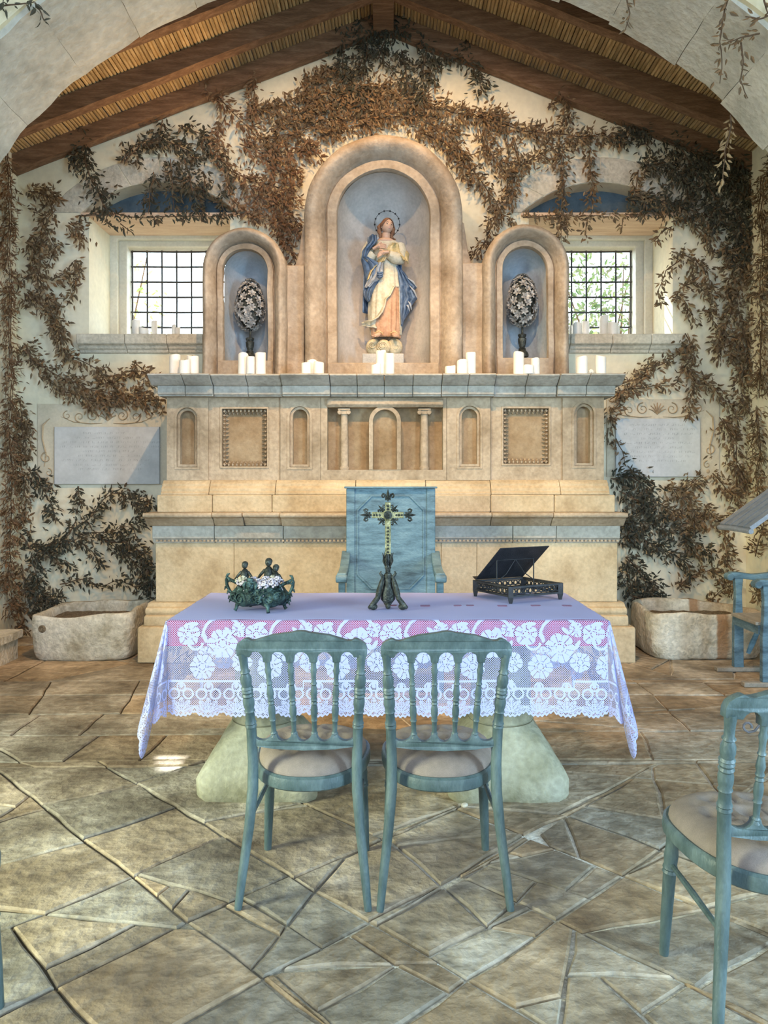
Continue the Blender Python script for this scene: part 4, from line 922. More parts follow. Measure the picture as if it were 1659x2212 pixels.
def ornament(label, cxp, topp, botp, half, stemtop, base, seed):
    global bl
    d = 6.17; rr = random.Random(seed); cx = wx(cxp,d); k = d/F; z0 = wz(base,d)
    t = thing('flower_ornament', label, 'ornament', (cx, d, z0)); zt, zb2 = wz(topp,d), wz(botp,d); cz = (zt+zb2)/2; rz = (zt-zb2)/2; rx = half*k
    h = wz(stemtop,d) - z0
    build('vase_stand', MB().lathe([(.052,0),(.055,.012),(.050,.03),(.034,.05),(.028,.06),(.032,.066),(.022,.075),(.026,.09),(.033,h*.62),(.036,h*.8),(.027,h*.84),(.034,h*.92),(.036,h*.97),(.03,h)], 18, (cx,d,z0)), M['darkmetal'], t, smooth=40)
    build('stem', MB().tube([(cx,d,z0+h*.9),(cx+.002,d,zb2),(cx,d,cz+rz*.6)], [.012,.009,.006], 8), M['darkmetal'], t)
    build('flower_core', MB().ell((cx,d,cz), rx*.72, .065, rz*.85, 14, 10), M['darkmetal'], t)
    n = 78
    for i in range(n):
        f = (i+.5)/n; th_ = math.acos(1-2*f); ph = i*2.39996 + rr.uniform(-.2,.2)
        egg = 1 - .16*math.cos(th_)
        nrm = Vector((math.sin(th_)*math.cos(ph), math.sin(th_)*math.sin(ph), math.cos(th_)*.8)).normalized()
        p = Vector((cx + rx*.80*egg*math.sin(th_)*math.cos(ph), d + .075*egg*math.sin(th_)*math.sin(ph), cz + rz*.88*math.cos(th_)))
        q = nrm.to_track_quat('Z','Y'); 
        if bl is None: o = build('blossom', blossom_mesh(), M['silver'], t, smooth=50, recalc=False); bl = o.data
        else: o = bpy.data.objects.new('blossom', bl); COL.objects.link(o); o.parent = t; o.matrix_parent_inverse = root_matrix(t).inverted()
        e = (q @ Matrix.Rotation(rr.uniform(0,6),3,'Z').to_quaternion()).to_euler(); o.rotation_euler = e; o.location = p; s = rr.uniform(.9,1.25); o.scale = (s,s,s)
ornament('tarnished silver flower tree on a turned stand in the left niche', 540, 597, 722, 38, 730, 777, 4)
ornament('tarnished silver flower tree on a turned stand in the right niche', 1128, 586, 712, 39, 722, 771, 8)
# ================================================================ table: stone pedestals, slab, crimson cloth, lace
TZ, TX0, TX1, TY0, TY1 = 0.78, -0.944, 0.946, 3.194, 3.96
table = thing('table', 'stone altar table on two flared pedestals beneath the lace cloth', 'table', (0, 3.55, 0))
build('table_top', MB().box(TX0+.012,TX1-.012,TY0+.012,TY1-.012,TZ-.055,TZ-.004), M['pedestal'], table, smooth=0, bev=(.01,2))
def pedestal(cx, lab):
    cy, yf = 3.45, 3.19; mb = MB(); n = 40
    def ringp(half, r, z, e):
        out = []
        for i in range(n):
            a = 2*PI*(i+.5)/n; c, s = math.cos(a), math.sin(a); k = (abs(c)**e + abs(s)**e)**(-1/e); rr = half*k*(1+r*noise.noise(Vector((c*2+cx,s*2,z*3)))); out.append((cx+rr*c, cy+rr*s*1.08, z))
        return out
    rings = [ringp(.255,.05,0.0,16), ringp(.264,.04,.02,16), ringp(.266,.03,.088,16), ringp(.258,.02,.104,14), ringp(.207,.01,.18,9), ringp(.174,.0,.24,5), ringp(.153,0,.268,2.2), ringp(.150,0,.285,2)]
    o = 0; vs = [p for r in rings for p in r]
    mb.add(vs, [(i*n+j,i*n+(j+1)%n,(i+1)*n+(j+1)%n,(i+1)*n+j) for i in range(len(rings)-1) for j in range(n)]+[tuple(range(n))[::-1],tuple((len(rings)-1)*n+j for j in range(n))])
    build('pedestal_base', mb, M['pedestal'], table, smooth=45)
    build('pedestal_column', MB().lathe([(.146,.28),(.150,.29),(.143,.30),(.140,.36),(.137,.5),(.139,.68),(.15,.70),(.15,TZ-.056)], 36, (cx,cy,0)), M['pedestal'], table, smooth=40)
pedestal(wx(552,3.2), 'left'); pedestal(wx(1100,3.2)+.0, 'right')
# short crimson undercloth
mb = MB(); L = .108
def under(off, z): return [(TX0-off,TY0-off,z),(TX1+off,TY0-off,z),(TX1+off,TY1+off,z),(TX0-off,TY1+off,z)]
mb.add(under(-.002,TZ)+under(.006,TZ-.003)+under(.012,TZ-L), [(0,1,2,3)]+[(4*k+i,4*k+(i+1)%4,4*k+4+(i+1)%4,4*k+4+i) for k in range(2) for i in range(4)])
uc = build('undercloth', mb, M['redcloth'], smooth=30); tag(uc, 'short crimson undercloth showing through the lace at the table edge', 'tablecloth')
# white lace cloth; the pattern is woven into a per-point attribute
rs_ = np.random.RandomState(5)
LD = .405
def lace_pattern(u, v, per):
    A = np.zeros_like(u)
    def flower(cu, cv, Rr, n, ph):
        nonlocal A
        dx, dy = u-cu, v-cv; r = np.hypot(dx,dy); th = np.arctan2(dy,dx)+ph
        edge = Rr*(.78+.22*np.abs(np.cos(n*th/2))**.5)
        A = np.where(r < edge+.0065, 0.0, A)
        inn = (r < edge)
        line = (np.abs(np.sin(n*th/2))*r*2/n < .0017) & (r > .40*Rr)
        vein = (np.abs(np.cos(n*th/2))*r*2/n < .0011) & (r > .55*Rr) & (r < .82*Rr)
        ring_ = (np.abs(r-.26*Rr) < .0022) & (np.cos(5*th+1) > -.6)
        ring2 = (np.abs(r-.44*Rr) < .0020) & (np.cos(n*th+ph) > .0)
        A = np.where(inn, 1.0, A); A = np.where(inn & (line | vein | ring_ | ring2), 0.0, A)
    def band(f, w): 
        nonlocal A
        A = np.where(np.abs(f) < w, 1.0, A)
    def cscroll(cu, cv, Rr, a0, a1, w):
        nonlocal A
        dx, dy = u-cu, v-cv; r = np.hypot(dx,dy); th = (np.arctan2(dy,dx)-a0) % (2*PI)
        A = np.where((np.abs(r-Rr) < w) & (th < (a1-a0)), 1.0, A)
    P_ = per
    k = 0
    for c in np.arange(.09, P_+.1, .29):
        flower(c, .065, .050, 5, .3+k); flower(c+.145, .105+.02*(k%2), .066, 6, .8*k); flower(c+.075,.15,.032,5,1.1*k); flower(c+.215,.045,.033,5,k)
        flower(c+.06,.205,.055,6,.4*k); flower(c+.23,.185,.045,5,.9*k)
        cscroll(c+.145,.075,.085,PI,2*PI,.0065); cscroll(c+.03,.10,.03,0,4.2,.0055)
        for q in range(5):            # leaves
            lu, lv, an = c+.02+.05*q, .02+.03*((q*7)%5), q*1.3
            dx = (u-lu)*math.cos(an)+(v-lv)*math.sin(an); dy = -(u-lu)*math.sin(an)+(v-lv)*math.cos(an)
            A = np.where((dx/.022)**2+(dy/.009)**2 < 1, 1.0, A)
        k += 1
    step = np.where(((u % .58) < .32), .268, .300)
    lowz = v > step-.004
    A = np.where(lowz & (A > 0) & (v > step), 0, A)
    band(v-step, .0052)
    for e in (.0,.32): band(np.where(np.abs(v-.284) < .020, ((u % .58)-e), 9), .0052)
    # branching lower zone: loops, ribbed leaves and the scalloped edge
    p = .118; uu = (u % p) - p/2; vv = v
    low = v > .262
    for cu, cv, Rr, w in ((-.03,.322,.021,.0040),(.03,.322,.021,.0040),(0,.292,.017,.0036)):
        r = np.hypot(uu-cu, vv-cv); A = np.where(low & (np.abs(r-Rr) < w), 1.0, A)
    r = np.hypot(uu, vv-.288); A = np.where(low & (r < .009), 1, A)
    base = .402
    for an in (-1.15,-.62,0,.62,1.15):
        dx = uu*math.cos(an)+(vv-base)*math.sin(an); dy = -uu*math.sin(an)*-1*-1 + (vv-base)*math.cos(an)
        sx_ = uu*math.sin(an) - (vv-base)*math.cos(an); sy_ = uu*math.cos(an) + (vv-base)*math.sin(an)
        leaf = ((sx_-.034)/.031)**2 + (sy_/.0125)**2
        A = np.where((leaf < 1), 1.0, A)
        rib = (np.abs(sy_) > .0022) & (leaf < .62) & ((sx_*170) % 1 < .5)
        A = np.where(rib, -1.0, A)
    return A
def hem(u): return .398 + .022*np.abs(np.cos(PI*(u % .118 - .059)/.118))**.7 + .0035*np.cos(2*PI*u/.0196)
LV, LF, LU, LA = [], [], [], []
def add_panel(nu, nv, pos, uvf, per, square=False):
    """pos(U,V)->xyz arrays ; uvf -> pattern u,v"""
    off = sum(len(a) for a in LV)
    Ug, Vg = np.meshgrid(np.linspace(0,1,nu), np.linspace(0,1,nv)); 
    xyz = pos(Ug, Vg); u, v = uvf(Ug, Vg); A = lace_pattern(u, v, per)
    ed = hem(u); A = np.where(v > ed-.010, 1.0, A)
    LV.append(xyz.reshape(-1,3)); LU.append(np.stack([u,v],-1).reshape(-1,2)); LA.append(A.reshape(-1))
    idx = np.arange(nu*nv).reshape(nv,nu)+off
    f = np.stack([idx[:-1,:-1],idx[:-1,1:],idx[1:,1:],idx[1:,:-1]],-1)
    vm = (v[:-1,:-1]+v[1:,1:])/2; em = (ed[:-1,:-1]+ed[1:,1:])/2
    LF.append(f[vm < em])
VM = .425
e0 = .014
def front(U, V):
    x = TX0 + (TX1-TX0)*U; v = V*VM
    wv = np.sin(x*9.0)*.6+np.sin(x*23+1)*.4
    ed = np.minimum(U, 1-U)*1.9
    y = TY0 - e0*np.minimum(1, v/.012) - v*(.045+.030*wv*np.minimum(1, v*3)) 
    return np.stack([x, y, TZ+.003 - np.maximum(0, v-.004)*.985], -1)
add_panel(800, 172, front, lambda U,V: ((TX1-TX0)*U, V*VM), TX1-TX0)
def side(sg):
    def f(U, V):
        yy = TY0 + (TY1-TY0)*U; v = V*VM; wv = np.sin(yy*13+sg)
        x = (TX0 if sg < 0 else TX1) + sg*(e0*np.minimum(1, v/.012) + v*(.17+.03*wv))
        return np.stack([x, yy, TZ+.003-np.maximum(0, v-.004)*.965], -1)
    return f
for sg in (-1, 1): add_panel(280, 150, side(sg), lambda U,V: ((TY1-TY0)*U+.37, V*VM), 1.2)
add_panel(260, 60, lambda U,V: np.stack([TX0+(TX1-TX0)*U, TY1+e0*np.minimum(1,V*VM/.012)+V*VM*.06, TZ+.003-np.maximum(0,V*VM-.004)], -1), lambda U,V: ((TX1-TX0)*U, V*VM), TX1-TX0)
def corner(sx, sy, bulge):
    cx_, cy_ = (TX0 if sx < 0 else TX1), (TY0 if sy < 0 else TY1)
    kf = (.045 if sy < 0 else .06)
    def geo(U, V):
        th = U*PI/2; m = 1/np.maximum(np.cos(th), np.sin(th)); rho = V*VM*m
        offf = (e0*np.minimum(1, rho/.012) + rho*kf); offs = (e0*np.minimum(1, rho/.012) + rho*.17)
        s = np.sin(PI*U)
        w0 = np.cos(th)**2; w1 = np.sin(th)**2
        ox = sx*(offs*w1 + rho*bulge*s*.55 + rho*.05*np.sin(3*PI*U)*s)
        oy = sy*(offf*w0 + rho*bulge*s*.75 + rho*.06*np.sin(4*PI*U+.6)*s)
        return np.stack([cx_+ox, cy_+oy, TZ+.003-np.maximum(0, rho-.004)*.985], -1)
    def uvf(U, V):
        th = U*PI/2; m = 1/np.maximum(np.cos(th), np.sin(th)); rho = V*VM*m
        a, b = rho*np.cos(th), rho*np.sin(th); return np.minimum(a,b)+.06, np.maximum(a,b)
    add_panel(140, 150, geo, uvf, .7)
for sx in (-1,1):
    for sy, b in ((-1,.17),(1,.15)): corner(sx, sy, b)
Ug, Vg = np.meshgrid(np.linspace(0,1,190), np.linspace(0,1,80)); off = sum(len(a) for a in LV)
tx = TX0+(TX1-TX0)*Ug; ty = TY0+(TY1-TY0)*Vg; e_ = np.minimum(np.minimum(tx-TX0, TX1-tx), np.minimum(ty-TY0, TY1-ty))
tz = TZ+.0045 + .0012*np.sin(tx*17+3*ty)*np.sin(ty*21) - .0015*np.exp(-e_/.006)
A = np.full_like(tx, .568)
rowm = (np.abs(ty-3.55) < .020) & (np.sin(tx*60)*np.sin(tx*23+1) > .35) & (tx > -.1); A[rowm] = 0
LV.append(np.stack([tx,ty,tz],-1).reshape(-1,3)); LU.append(np.stack([tx,ty],-1).reshape(-1,2)); LA.append(A.reshape(-1))
idx = np.arange(190*80).reshape(80,190)+off; LF.append(np.stack([idx[:-1,:-1],idx[:-1,1:],idx[1:,1:],idx[1:,:-1]],-1).reshape(-1,4))
V_ = np.concatenate(LV); Fc = np.concatenate([f.reshape(-1,4) for f in LF]); Uv = np.concatenate(LU); At = np.clip(np.concatenate(LA), 0, 1)
me = bpy.data.meshes.new('lace_tablecloth'); me.vertices.add(len(V_)); me.vertices.foreach_set('co', V_.astype(np.float32).ravel())
me.loops.add(len(Fc)*4); me.loops.foreach_set('vertex_index', Fc.astype(np.int32).ravel())
me.polygons.add(len(Fc)); me.polygons.foreach_set('loop_start', (np.arange(len(Fc))*4).astype(np.int32)); me.polygons.foreach_set('use_smooth', np.ones(len(Fc), bool))
me.update(); me.validate()
ul = me.uv_layers.new(name='UVMap'); ul.data.foreach_set('uv', Uv[Fc.ravel()].astype(np.float32).ravel())
at = me.attributes.new('lace', 'FLOAT', 'POINT'); at.data.foreach_set('value', At.astype(np.float32)); me.materials.append(M['lace'])
lc = bpy.data.objects.new('lace_tablecloth', me); COL.objects.link(lc)
tag(lc, 'white floral lace cloth draped over the table with pointed hanging corners', 'tablecloth')

# ================================================================ green ballroom chairs
def taper(z, s): return s
STILE = [(.210,0,0),(.203,.012,.07),(.190,.030,.18),(.176,.046,.30),(.170,.052,.40),(.1715,.048,.50),(.1745,.040,.57),(.180,.020,.67),(.186,-.008,.77),(.190,-.026,.835)]
def at_z(path, z):
    for i in range(len(path)-1):
        if path[i][2] <= z <= path[i+1][2]:
            f = (z-path[i][2])/(path[i+1][2]-path[i][2]); return Vector([path[i][k]+(path[i+1][k]-path[i][k])*f for k in range(3)])
    return Vector(path[-1])
def turned(mb, path, prof, n=12, sx=1):
    pts = []; rs = []
    for z, r in prof: p = at_z(path, z); pts.append((p.x*sx, p.y, p.z)); rs.append(r)
    mb.tube(pts, rs, n)
def seat_plan(k, n=44):
    out = []
    for i in range(n):
        a = 2*PI*i/n; c, s = math.cos(a), math.sin(a); e = 2.7; q = (abs(c)**e+abs(s)**e)**(-1/e)
        x, y = .195*q*c, .205*q*s; x *= (1 + .55*max(-1,min(1,y))) ; y = .255 + y - .03*(1-min(1,(abs(x)/.2)**2))*(1 if s < 0 else -.6)
        out.append(Vector((x*k, .255+(y-.255)*k)))
    return out
def make_chair(loc, label, rz=0):
    t = thing('ballroom_chair', label, 'chair', loc, rz, 'sea-green ballroom chairs with tufted seats')
    for sx in (-1,1):
        mb = MB(); prof = [(0,.0115),(.005,.0125),(.10,.0145),(.25,.0165),(.37,.018),(.46,.0175),(.575,.0165),(.580,.0190),(.588,.0165),(.592,.0190),(.600,.0160),(.628,.0145),(.633,.0180),(.639,.0150),(.655,.0185),(.668,.0190),(.682,.0160),(.688,.0195),(.695,.0160),(.702,.0195),(.709,.0165),(.713,.0200),(.720,.0160),(.733,.0185),(.748,.0185),(.764,.0125),(.769,.0170),(.775,.0125),(.80,.0130),(.822,.0150),(.834,.0150)]
        turned(mb, STILE, prof, 14, sx); build('rear_leg', mb, M['chair'], t, smooth=38, local=True)
        mb = MB(); FL = [(.184,.392,0),(.176,.380,.2),(.166,.362,.40)]
        turned(mb, FL, [(0,.0125),(.004,.0135),(.12,.0165),(.245,.0185),(.250,.0215),(.258,.0185),(.263,.0215),(.272,.0185),(.30,.0205),(.325,.0175),(.37,.0185)], 14, sx); build('front_leg', mb, M['chair'], t, smooth=38, local=True)
        a, b = at_z(STILE,.275), at_z(FL,.275); build('stretcher', MB().tube([(a.x*sx,a.y,a.z),((a.x+b.x)/2*sx,(a.y+b.y)/2,.276),(b.x*sx,b.y,b.z)], [.007,.009,.007], 8), M['chair'], t, local=True)
    # arcaded top rail
    top = [(-.207,.825),(-.208,.850),(-.203,.866),(-.190,.877),(-.176,.884),(-.168,.884),(-.160,.879),(-.148,.878),(-.13,.884),(-.09,.897),(-.05,.903),(-.028,.906),(-.014,.910),(0,.911),(.014,.910),(.028,.906),(.05,.903),(.09,.897),(.13,.884),(.148,.878),(.160,.879),(.168,.884),(.176,.884),(.190,.877),(.203,.866),(.208,.850),(.207,.825)]
    sp = [-.111,-.037,.037,.111]; cus = [-.171]+sp+[.171]; bot = []
    for i in range(5):
        a, b = cus[i], cus[i+1]; g = .0115 if i not in (0,4) else .0115
        l, r_ = a+(.0115 if i else .004), b-(.0115 if i < 4 else .004)
        bot += [(l,.806 if i else .822)] + [((l+r_)/2-(r_-l)/2*math.cos(q*PI/8), .812+.030*math.sin(q*PI/8)) for q in range(1,8)] + [(r_,.806 if i < 4 else .822)]
    poly = [(x,z) for x,z in top] + bot[::-1]
    mb = MB().plate(poly, [], -.014, .014)
    def lean(v):
        x, y, z = v; return (x, y - .020 - (z-.80)*.28 - .010*(1-(x/.2)**2) + .006, z)
    mb.v = [lean(v) for v in mb.v]; build('top_rail', mb, M['chair'], t, smooth=40, bev=(.006,2), local=True)
    # lower rail with scallops
    poly = [(-.170,.515),(-.1,.508),(0,.505),(.1,.508),(.170,.515),(.172,.556)]; sp2 = [-.099,-.033,.033,.099]; cu2 = [-.168]+sp2+[.168]
    for i in range(4,-1,-1):
        a, b = cu2[i]+(.009 if i else 0), cu2[i+1]-(.009 if i < 4 else 0)
        poly += [((a+b)/2+(b-a)/2*math.cos(q*PI/8), .558-.024*math.sin(q*PI/8)) for q in range(0,9)]
    mb = MB().plate(poly, [], .034, .056); mb.v = [(x, y-.012*(1-(x/.17)**2), z) for x,y,z in mb.v]
    build('lower_rail', mb, M['chair'], t, smooth=40, bev=(.004,2), local=True)
    for k in range(4):
        a = Vector((sp2[k], .036, .548)); b = Vector((sp[k], -.028, .815)); mb = MB()
        pr = [(0,.0125),(.03,.0085),(.045,.0115),(.055,.0085),(.07,.0078),(.20,.0085),(.215,.0112),(.235,.0088),(.30,.0115),(.36,.0118),(.42,.0085),(.435,.0112),(.46,.0085),(.485,.0112),(.51,.0085),(.56,.0118),(.60,.0105),(.67,.0075),(.69,.0108),(.71,.0078),(.80,.0082),(.86,.0112),(.89,.0088),(.96,.0085),(1,.0105)]
        mb.tube([a.lerp(b,q) for q,_ in pr], [r for _,r in pr], 10); build('spindle', mb, M['chair'], t, smooth=38, local=True)
    # seat frame and tufted cushion
    mb = MB(); secs = []
    P = [(1.0,.372),(1.03,.378),(1.035,.395),(1.02,.412),(.985,.418),(.93,.416)]
    vs = []; n = 44
    for k,z in P: vs += [(q.x,q.y,z) for q in seat_plan(k)]
    mb.add(vs, [(i*n+j,i*n+(j+1)%n,(i+1)*n+(j+1)%n,(i+1)*n+j) for i in range(len(P)-1) for j in range(n)]+[tuple(range(n))[::-1],tuple((len(P)-1)*n+j for j in range(n))])
    build('seat_frame', mb, M['chair'], t, smooth=40, local=True)
    btn = [(-.085,.17),(.0,.16),(.085,.17),(-.10,.27),(0,.265),(.10,.27),(-.06,.36),(.06,.36)]
    mb = MB()
    pl = seat_plan(.955)
    def cush(u, v):
        q = pl[int(round(u*n)) % n]; r = min(1, v*1.0); c = Vector((0,.255)); rr = math.sin(min(1,r)*PI/2)**.8 if r < 1 else 1
        k = 1-(1-rr) if True else 0
        p = c + (q-c)*k; z = .416 + .058*math.sqrt(max(0, 1-(rr**4)))
        if v > .995: z = .414
        dd = min((p.x-b[0])**2+(p.y-b[1])**2 for b in btn); z -= .026*math.exp(-dd/.00045)*(1-rr**6)
        s2 = sorted(((p.x-b[0])**2+(p.y-b[1])**2)**.5 for b in btn); z -= .011*math.exp(-((s2[1]-s2[0])/.010)**2)*(1-rr**8)*(1 if s2[0] < .075 else .6)
        return (p.x, p.y, z)
    nvv = 26
    mb.grid(n, nvv, cush, wrap=True)
    build('cushion', mb, M['cushion'], t, smooth=80, local=True)
    for bx, by in btn[:6]:
        build('cushion_button', MB().ell((bx,by,.449), .009,.009,.004, 8, 4), M['cushion'], t, local=True)
    return t
ch = make_chair((-.272,2.38,.0), 'left one of the two sea-green ballroom chairs in front of the lace table', math.radians(-1.0))
dup(ch, (.186,2.375,0), math.radians(.5), 'right one of the two sea-green ballroom chairs in front of the lace table')
dup(ch, (.998,1.77,0), math.radians(1), 'sea-green ballroom chair cut by the right edge, nearest in the foreground')
dup(ch, (-1.202,1.545,0), 0, 'sea-green chair showing only a leg at the lower left edge')

# ================================================================ blue panelled armchairs
def armchair(label, loc, rz, w, hb, za, zf, kneel):
    t = thing('armchair', label, 'chair', loc, rz, 'worn blue wooden armchairs'); hw = w/2; m = M['bluepaint']
    # back: stiles, cap, panel with octagon moulding
    for s in (-1,1): build('back_stile', MB().box(s*hw-(.06 if s>0 else 0), s*hw+(0 if s>0 else .06), -.03,.02,.10,hb-.014), m, t, local=True, smooth=0, bev=(.004,1))
    build('back_cap', MB().box(-hw-.014,hw+.014,-.045,.03,hb-.014,hb), m, t, local=True, smooth=0, bev=(.005,2))
    build('back_panel', MB().box(-hw+.058,hw-.058,-.018,.012,.42,hb-.014), m, t, local=True, smooth=0)
    build('back_rail', MB().box(-hw+.058,hw-.058,-.026,.016,.40,.47), m, t, local=True, smooth=0, bev=(.003,1))
    a = hw-.075; c = .10; z1, z0 = hb-.062, .62
    o = [(-a+c,z0),(a-c,z0),(a,z0+c),(a,z1-c),(a-c,z1),(-a+c,z1),(-a,z1-c),(-a,z0+c)]
    def off(k): return [(x*(1-k/ a), (z0+z1)/2+(z-(z0+z1)/2)*(1-k/((z1-z0)/2))) for x,z in o]
    build('octagon_moulding', MB().plate(o, [off(.011)], -.027, -.015), m, t, local=True, smooth=0, bev=(.002,1))
    for s in (-1,1):
        x = s*(hw+.002); A_ = MB()
        # swept arm ending in a scroll
        prof = [(.0,za+.05,.022),(-.10,za+.012,.020),(-.22,za-.03,.020),(-.36,za-.045,.021),(-.47,zf,.022),(-.53,zf-.002,.024)]
        for (y0_,z0_,h0),(y1_,z1_,h1) in zip(prof[:-1],prof[1:]):
            pass
        vs = []
        for y_,z_,h_ in prof: vs += [(x-.030,y_,z_-h_),(x+.030,y_,z_-h_),(x+.030,y_,z_+h_),(x-.030,y_,z_+h_)]
        k = len(prof); A_.add(vs, [(4*i+j,4*i+(j+1)%4,4*i+4+(j+1)%4,4*i+4+j) for i in range(k-1) for j in range(4)]+[(0,1,2,3),(4*k-1,4*k-2,4*k-3,4*k-4)])
        arm = build('arm', A_, m, t, local=True, smooth=50, bev=(.006,2))
        sc_ = MB().lathe([(.001,-.036),(.020,-.036),(.026,-.030),(.026,.030),(.020,.036),(.001,.036)], 14, (x,-.535,zf-.012), Matrix.Rotation(PI/2,3,'Y')); build('arm_scroll', sc_, m, t, local=True, smooth=40)
        post = MB(); pr = [(.03,.036),(.12,.034),(.34,.034),(.40,.030),(.50,.024),(.58,.022),(zf-.03,.030),(zf-.015,.034)]
        vs = []
        for z_,h_ in pr: vs += [(x-.022,-.47-h_,z_),(x+.022,-.47-h_,z_),(x+.022,-.47+h_,z_),(x-.022,-.47+h_,z_)]
        k = len(pr); post.add(vs, [(4*i+j,4*i+(j+1)%4,4*i+4+(j+1)%4,4*i+4+j) for i in range(k-1) for j in range(4)]+[(0,3,2,1),(4*k-4,4*k-3,4*k-2,4*k-1)])
        build('front_post', post, m, t, local=True, smooth=40, bev=(.004,1))
        build('runner', MB().box(x-.03,x+.03,-.63,.06,.0,.032), M['bluewood'], t, local=True, smooth=0, bev=(.005,1))
        build('bracket', MB().tube([(x-s*.01,-.40,.13),(x-s*.01,-.37,.20),(x-s*.01,-.335,.28),(x-s*.01,-.34,.36)], [.016,.022,.020,.015], 8, squash=.5), m, t, local=True)
    build('seat_board', MB().box(-hw+.02,hw-.02,-.53,-.03,.405,.43), M['bluewood'], t, local=True, smooth=0, bev=(.006,2))
    for yy in (-.50,-.05): build('seat_rail', MB().box(-hw+.02,hw-.02,yy-.012,yy+.012,.345,.405), m, t, local=True, smooth=0)
    return t
armchair('tall-backed worn blue armchair behind the table, with octagonal back panel', (.023,5.22,0), 0, .625, 1.345, .82, .775, False)
armchair('worn blue wooden armchair turned sideways before the right stone trough', (3.02,5.18,0), -PI/2, .40, 1.05, .73, .70, True)
armchair_ref = None

# ================================================================ stone troughs and bench
def trough(label, x0, x1, yf, yb, h, dirn, seed, mk='trough'):
    t = thing('stone_trough', label, 'trough', ((x0+x1)/2,(yf+yb)/2,0)); rr = random.Random(seed)
    cx, cy = (x0+x1)/2, (yf+yb)/2; hx, hy = (x1-x0)/2, (yb-yf)/2; n = 64
    def ring(k, z, e, hh=0, kx=None):
        out = []
        for i in range(n):
            a = 2*PI*i/n; c, s = math.cos(a), math.sin(a); q = (abs(c)**e+abs(s)**e)**(-1/e)
            x, y_ = cx+hx*(kx or k)*q*c, cy+hy*k*q*s; zz = z + (hh*(.05*noise.noise(Vector((x*2,y_*2,seed))) + dirn*.05*c) if hh else 0)
            p = Vector((x,y_,zz)); out.append(p + noise.noise_vector(p*4+Vector((seed,0,0)))*.014 + noise.noise_vector(p*13)*.006)
        return out
    rings = [ring(.90,.0,6),ring(.955,.02,7),ring(.985,.07,8),ring(1.0,h*.45,9),ring(1,h*.85,9,.6),ring(.985,h*.97,9,1),ring(.955,h,9,1),ring(.87,h*.985,8,1,.89),ring(.845,h*.93,7,.8,.87),ring(.82,h*.72,6,0,.85)]
    vs = [p for r in rings for p in r]; k = len(rings)
    mb = MB().add(vs, [(i*n+j,i*n+(j+1)%n,(i+1)*n+(j+1)%n,(i+1)*n+j) for i in range(k-1) for j in range(n)]+[tuple(range(n))[::-1],tuple((k-1)*n+j for j in range(n))])
    build('basin', mb, M[mk], t, smooth=60)
    sm = MB().grid(26, 14, lambda u,v: (cx+(u-.5)*2*hx*.84, cy+(v-.5)*2*hy*.80, h*.80+.02*noise.noise(Vector((u*9,v*9,seed)))))
    tag(build('soil', sm, M['soil'], t, smooth=60), kind='stuff')
    return t
tl = trough('pale stone trough with drain hole, left of the altar', -2.76,-1.97,5.66,6.28,.36,.35,3)
build('drain_hole', MB().lathe([(.024,-.012),(.03,-.004),(.028,0),(.014,.006)], 14, (wx(90,5.66),5.662,wz(1359,5.66)), Matrix.Rotation(PI/2,3,'X')), M['soil'], tl, smooth=40)
trough('pale stone trough with rust stain, right of the altar behind the blue armchair', 2.04,2.92,5.70,6.28,.365,-.1,17, 'trough_rust')
t = thing('stone_bench', 'low stone bench with projecting top at the left edge', 'bench', (-3.05,5.42,0))
build('bench_top', roughblock(lambda u,v,w: (-3.28+u*.42, 4.98+v*.82, .165+w*.055), 4, 8, 2, .006), M['trough'], t, smooth=50)
build('bench_block', roughblock(lambda u,v,w: (-3.28+u*.39, 5.0+v*.78, .0+w*.165), 4, 8, 3, .006), M['trough'], t, smooth=50)

# ================================================================ iron lectern at the right edge
t = thing('lectern', 'iron lectern with slanted slatted desk at the right edge', 'lectern', (2.14,3.95,0))
for i in range(5):
    o_ = i*.045; dz = Vector((.62,0,.44)).normalized(); p0 = Vector((1.86,3.80+o_*1.6,1.13)); p1 = p0 + dz*.5; w_ = .028
    build('slat', MB().hexa([p0+Vector((0,-w_,0)),p0+Vector((0,w_,0)),p1+Vector((0,w_,0)),p1+Vector((0,-w_,0))],[p0+Vector((-.012,-w_,.018)),p0+Vector((-.012,w_,.018)),p1+Vector((-.012,w_,.018)),p1+Vector((-.012,-w_,.018))]), M['lectern'], t, smooth=0)
build('lip', MB().tube([(1.85,3.76,1.125),(1.845,3.95,1.13),(1.85,4.12,1.125)], .014, 8), M['lectern'], t)
build('pole', MB().tube([(2.14,3.95,.28),(2.14,3.95,.8),(2.12,3.95,1.26)], .014, 8), M['iron'], t)
for an in (150, 270, 30):
    a = math.radians(an); d_ = Vector((math.cos(a),math.sin(a),0)); pts_ = [Vector((2.14,3.95,.33))+d_*.0, Vector((2.14,3.95,.22))+d_*.05, Vector((2.14,3.95,.10))+d_*.11, Vector((2.14,3.95,.02))+d_*.16]
    for q in range(9): an2 = -PI/2+q*PI/5; pts_.append(Vector((2.14,3.95,.038))+d_*(.19+.030*math.cos(an2)*(1-q*.06))+Vector((0,0,.030*math.sin(an2)*(1-q*.06))))
    build('scroll_foot', MB().tube(pts_, .007, 7), M['lectern'], t)
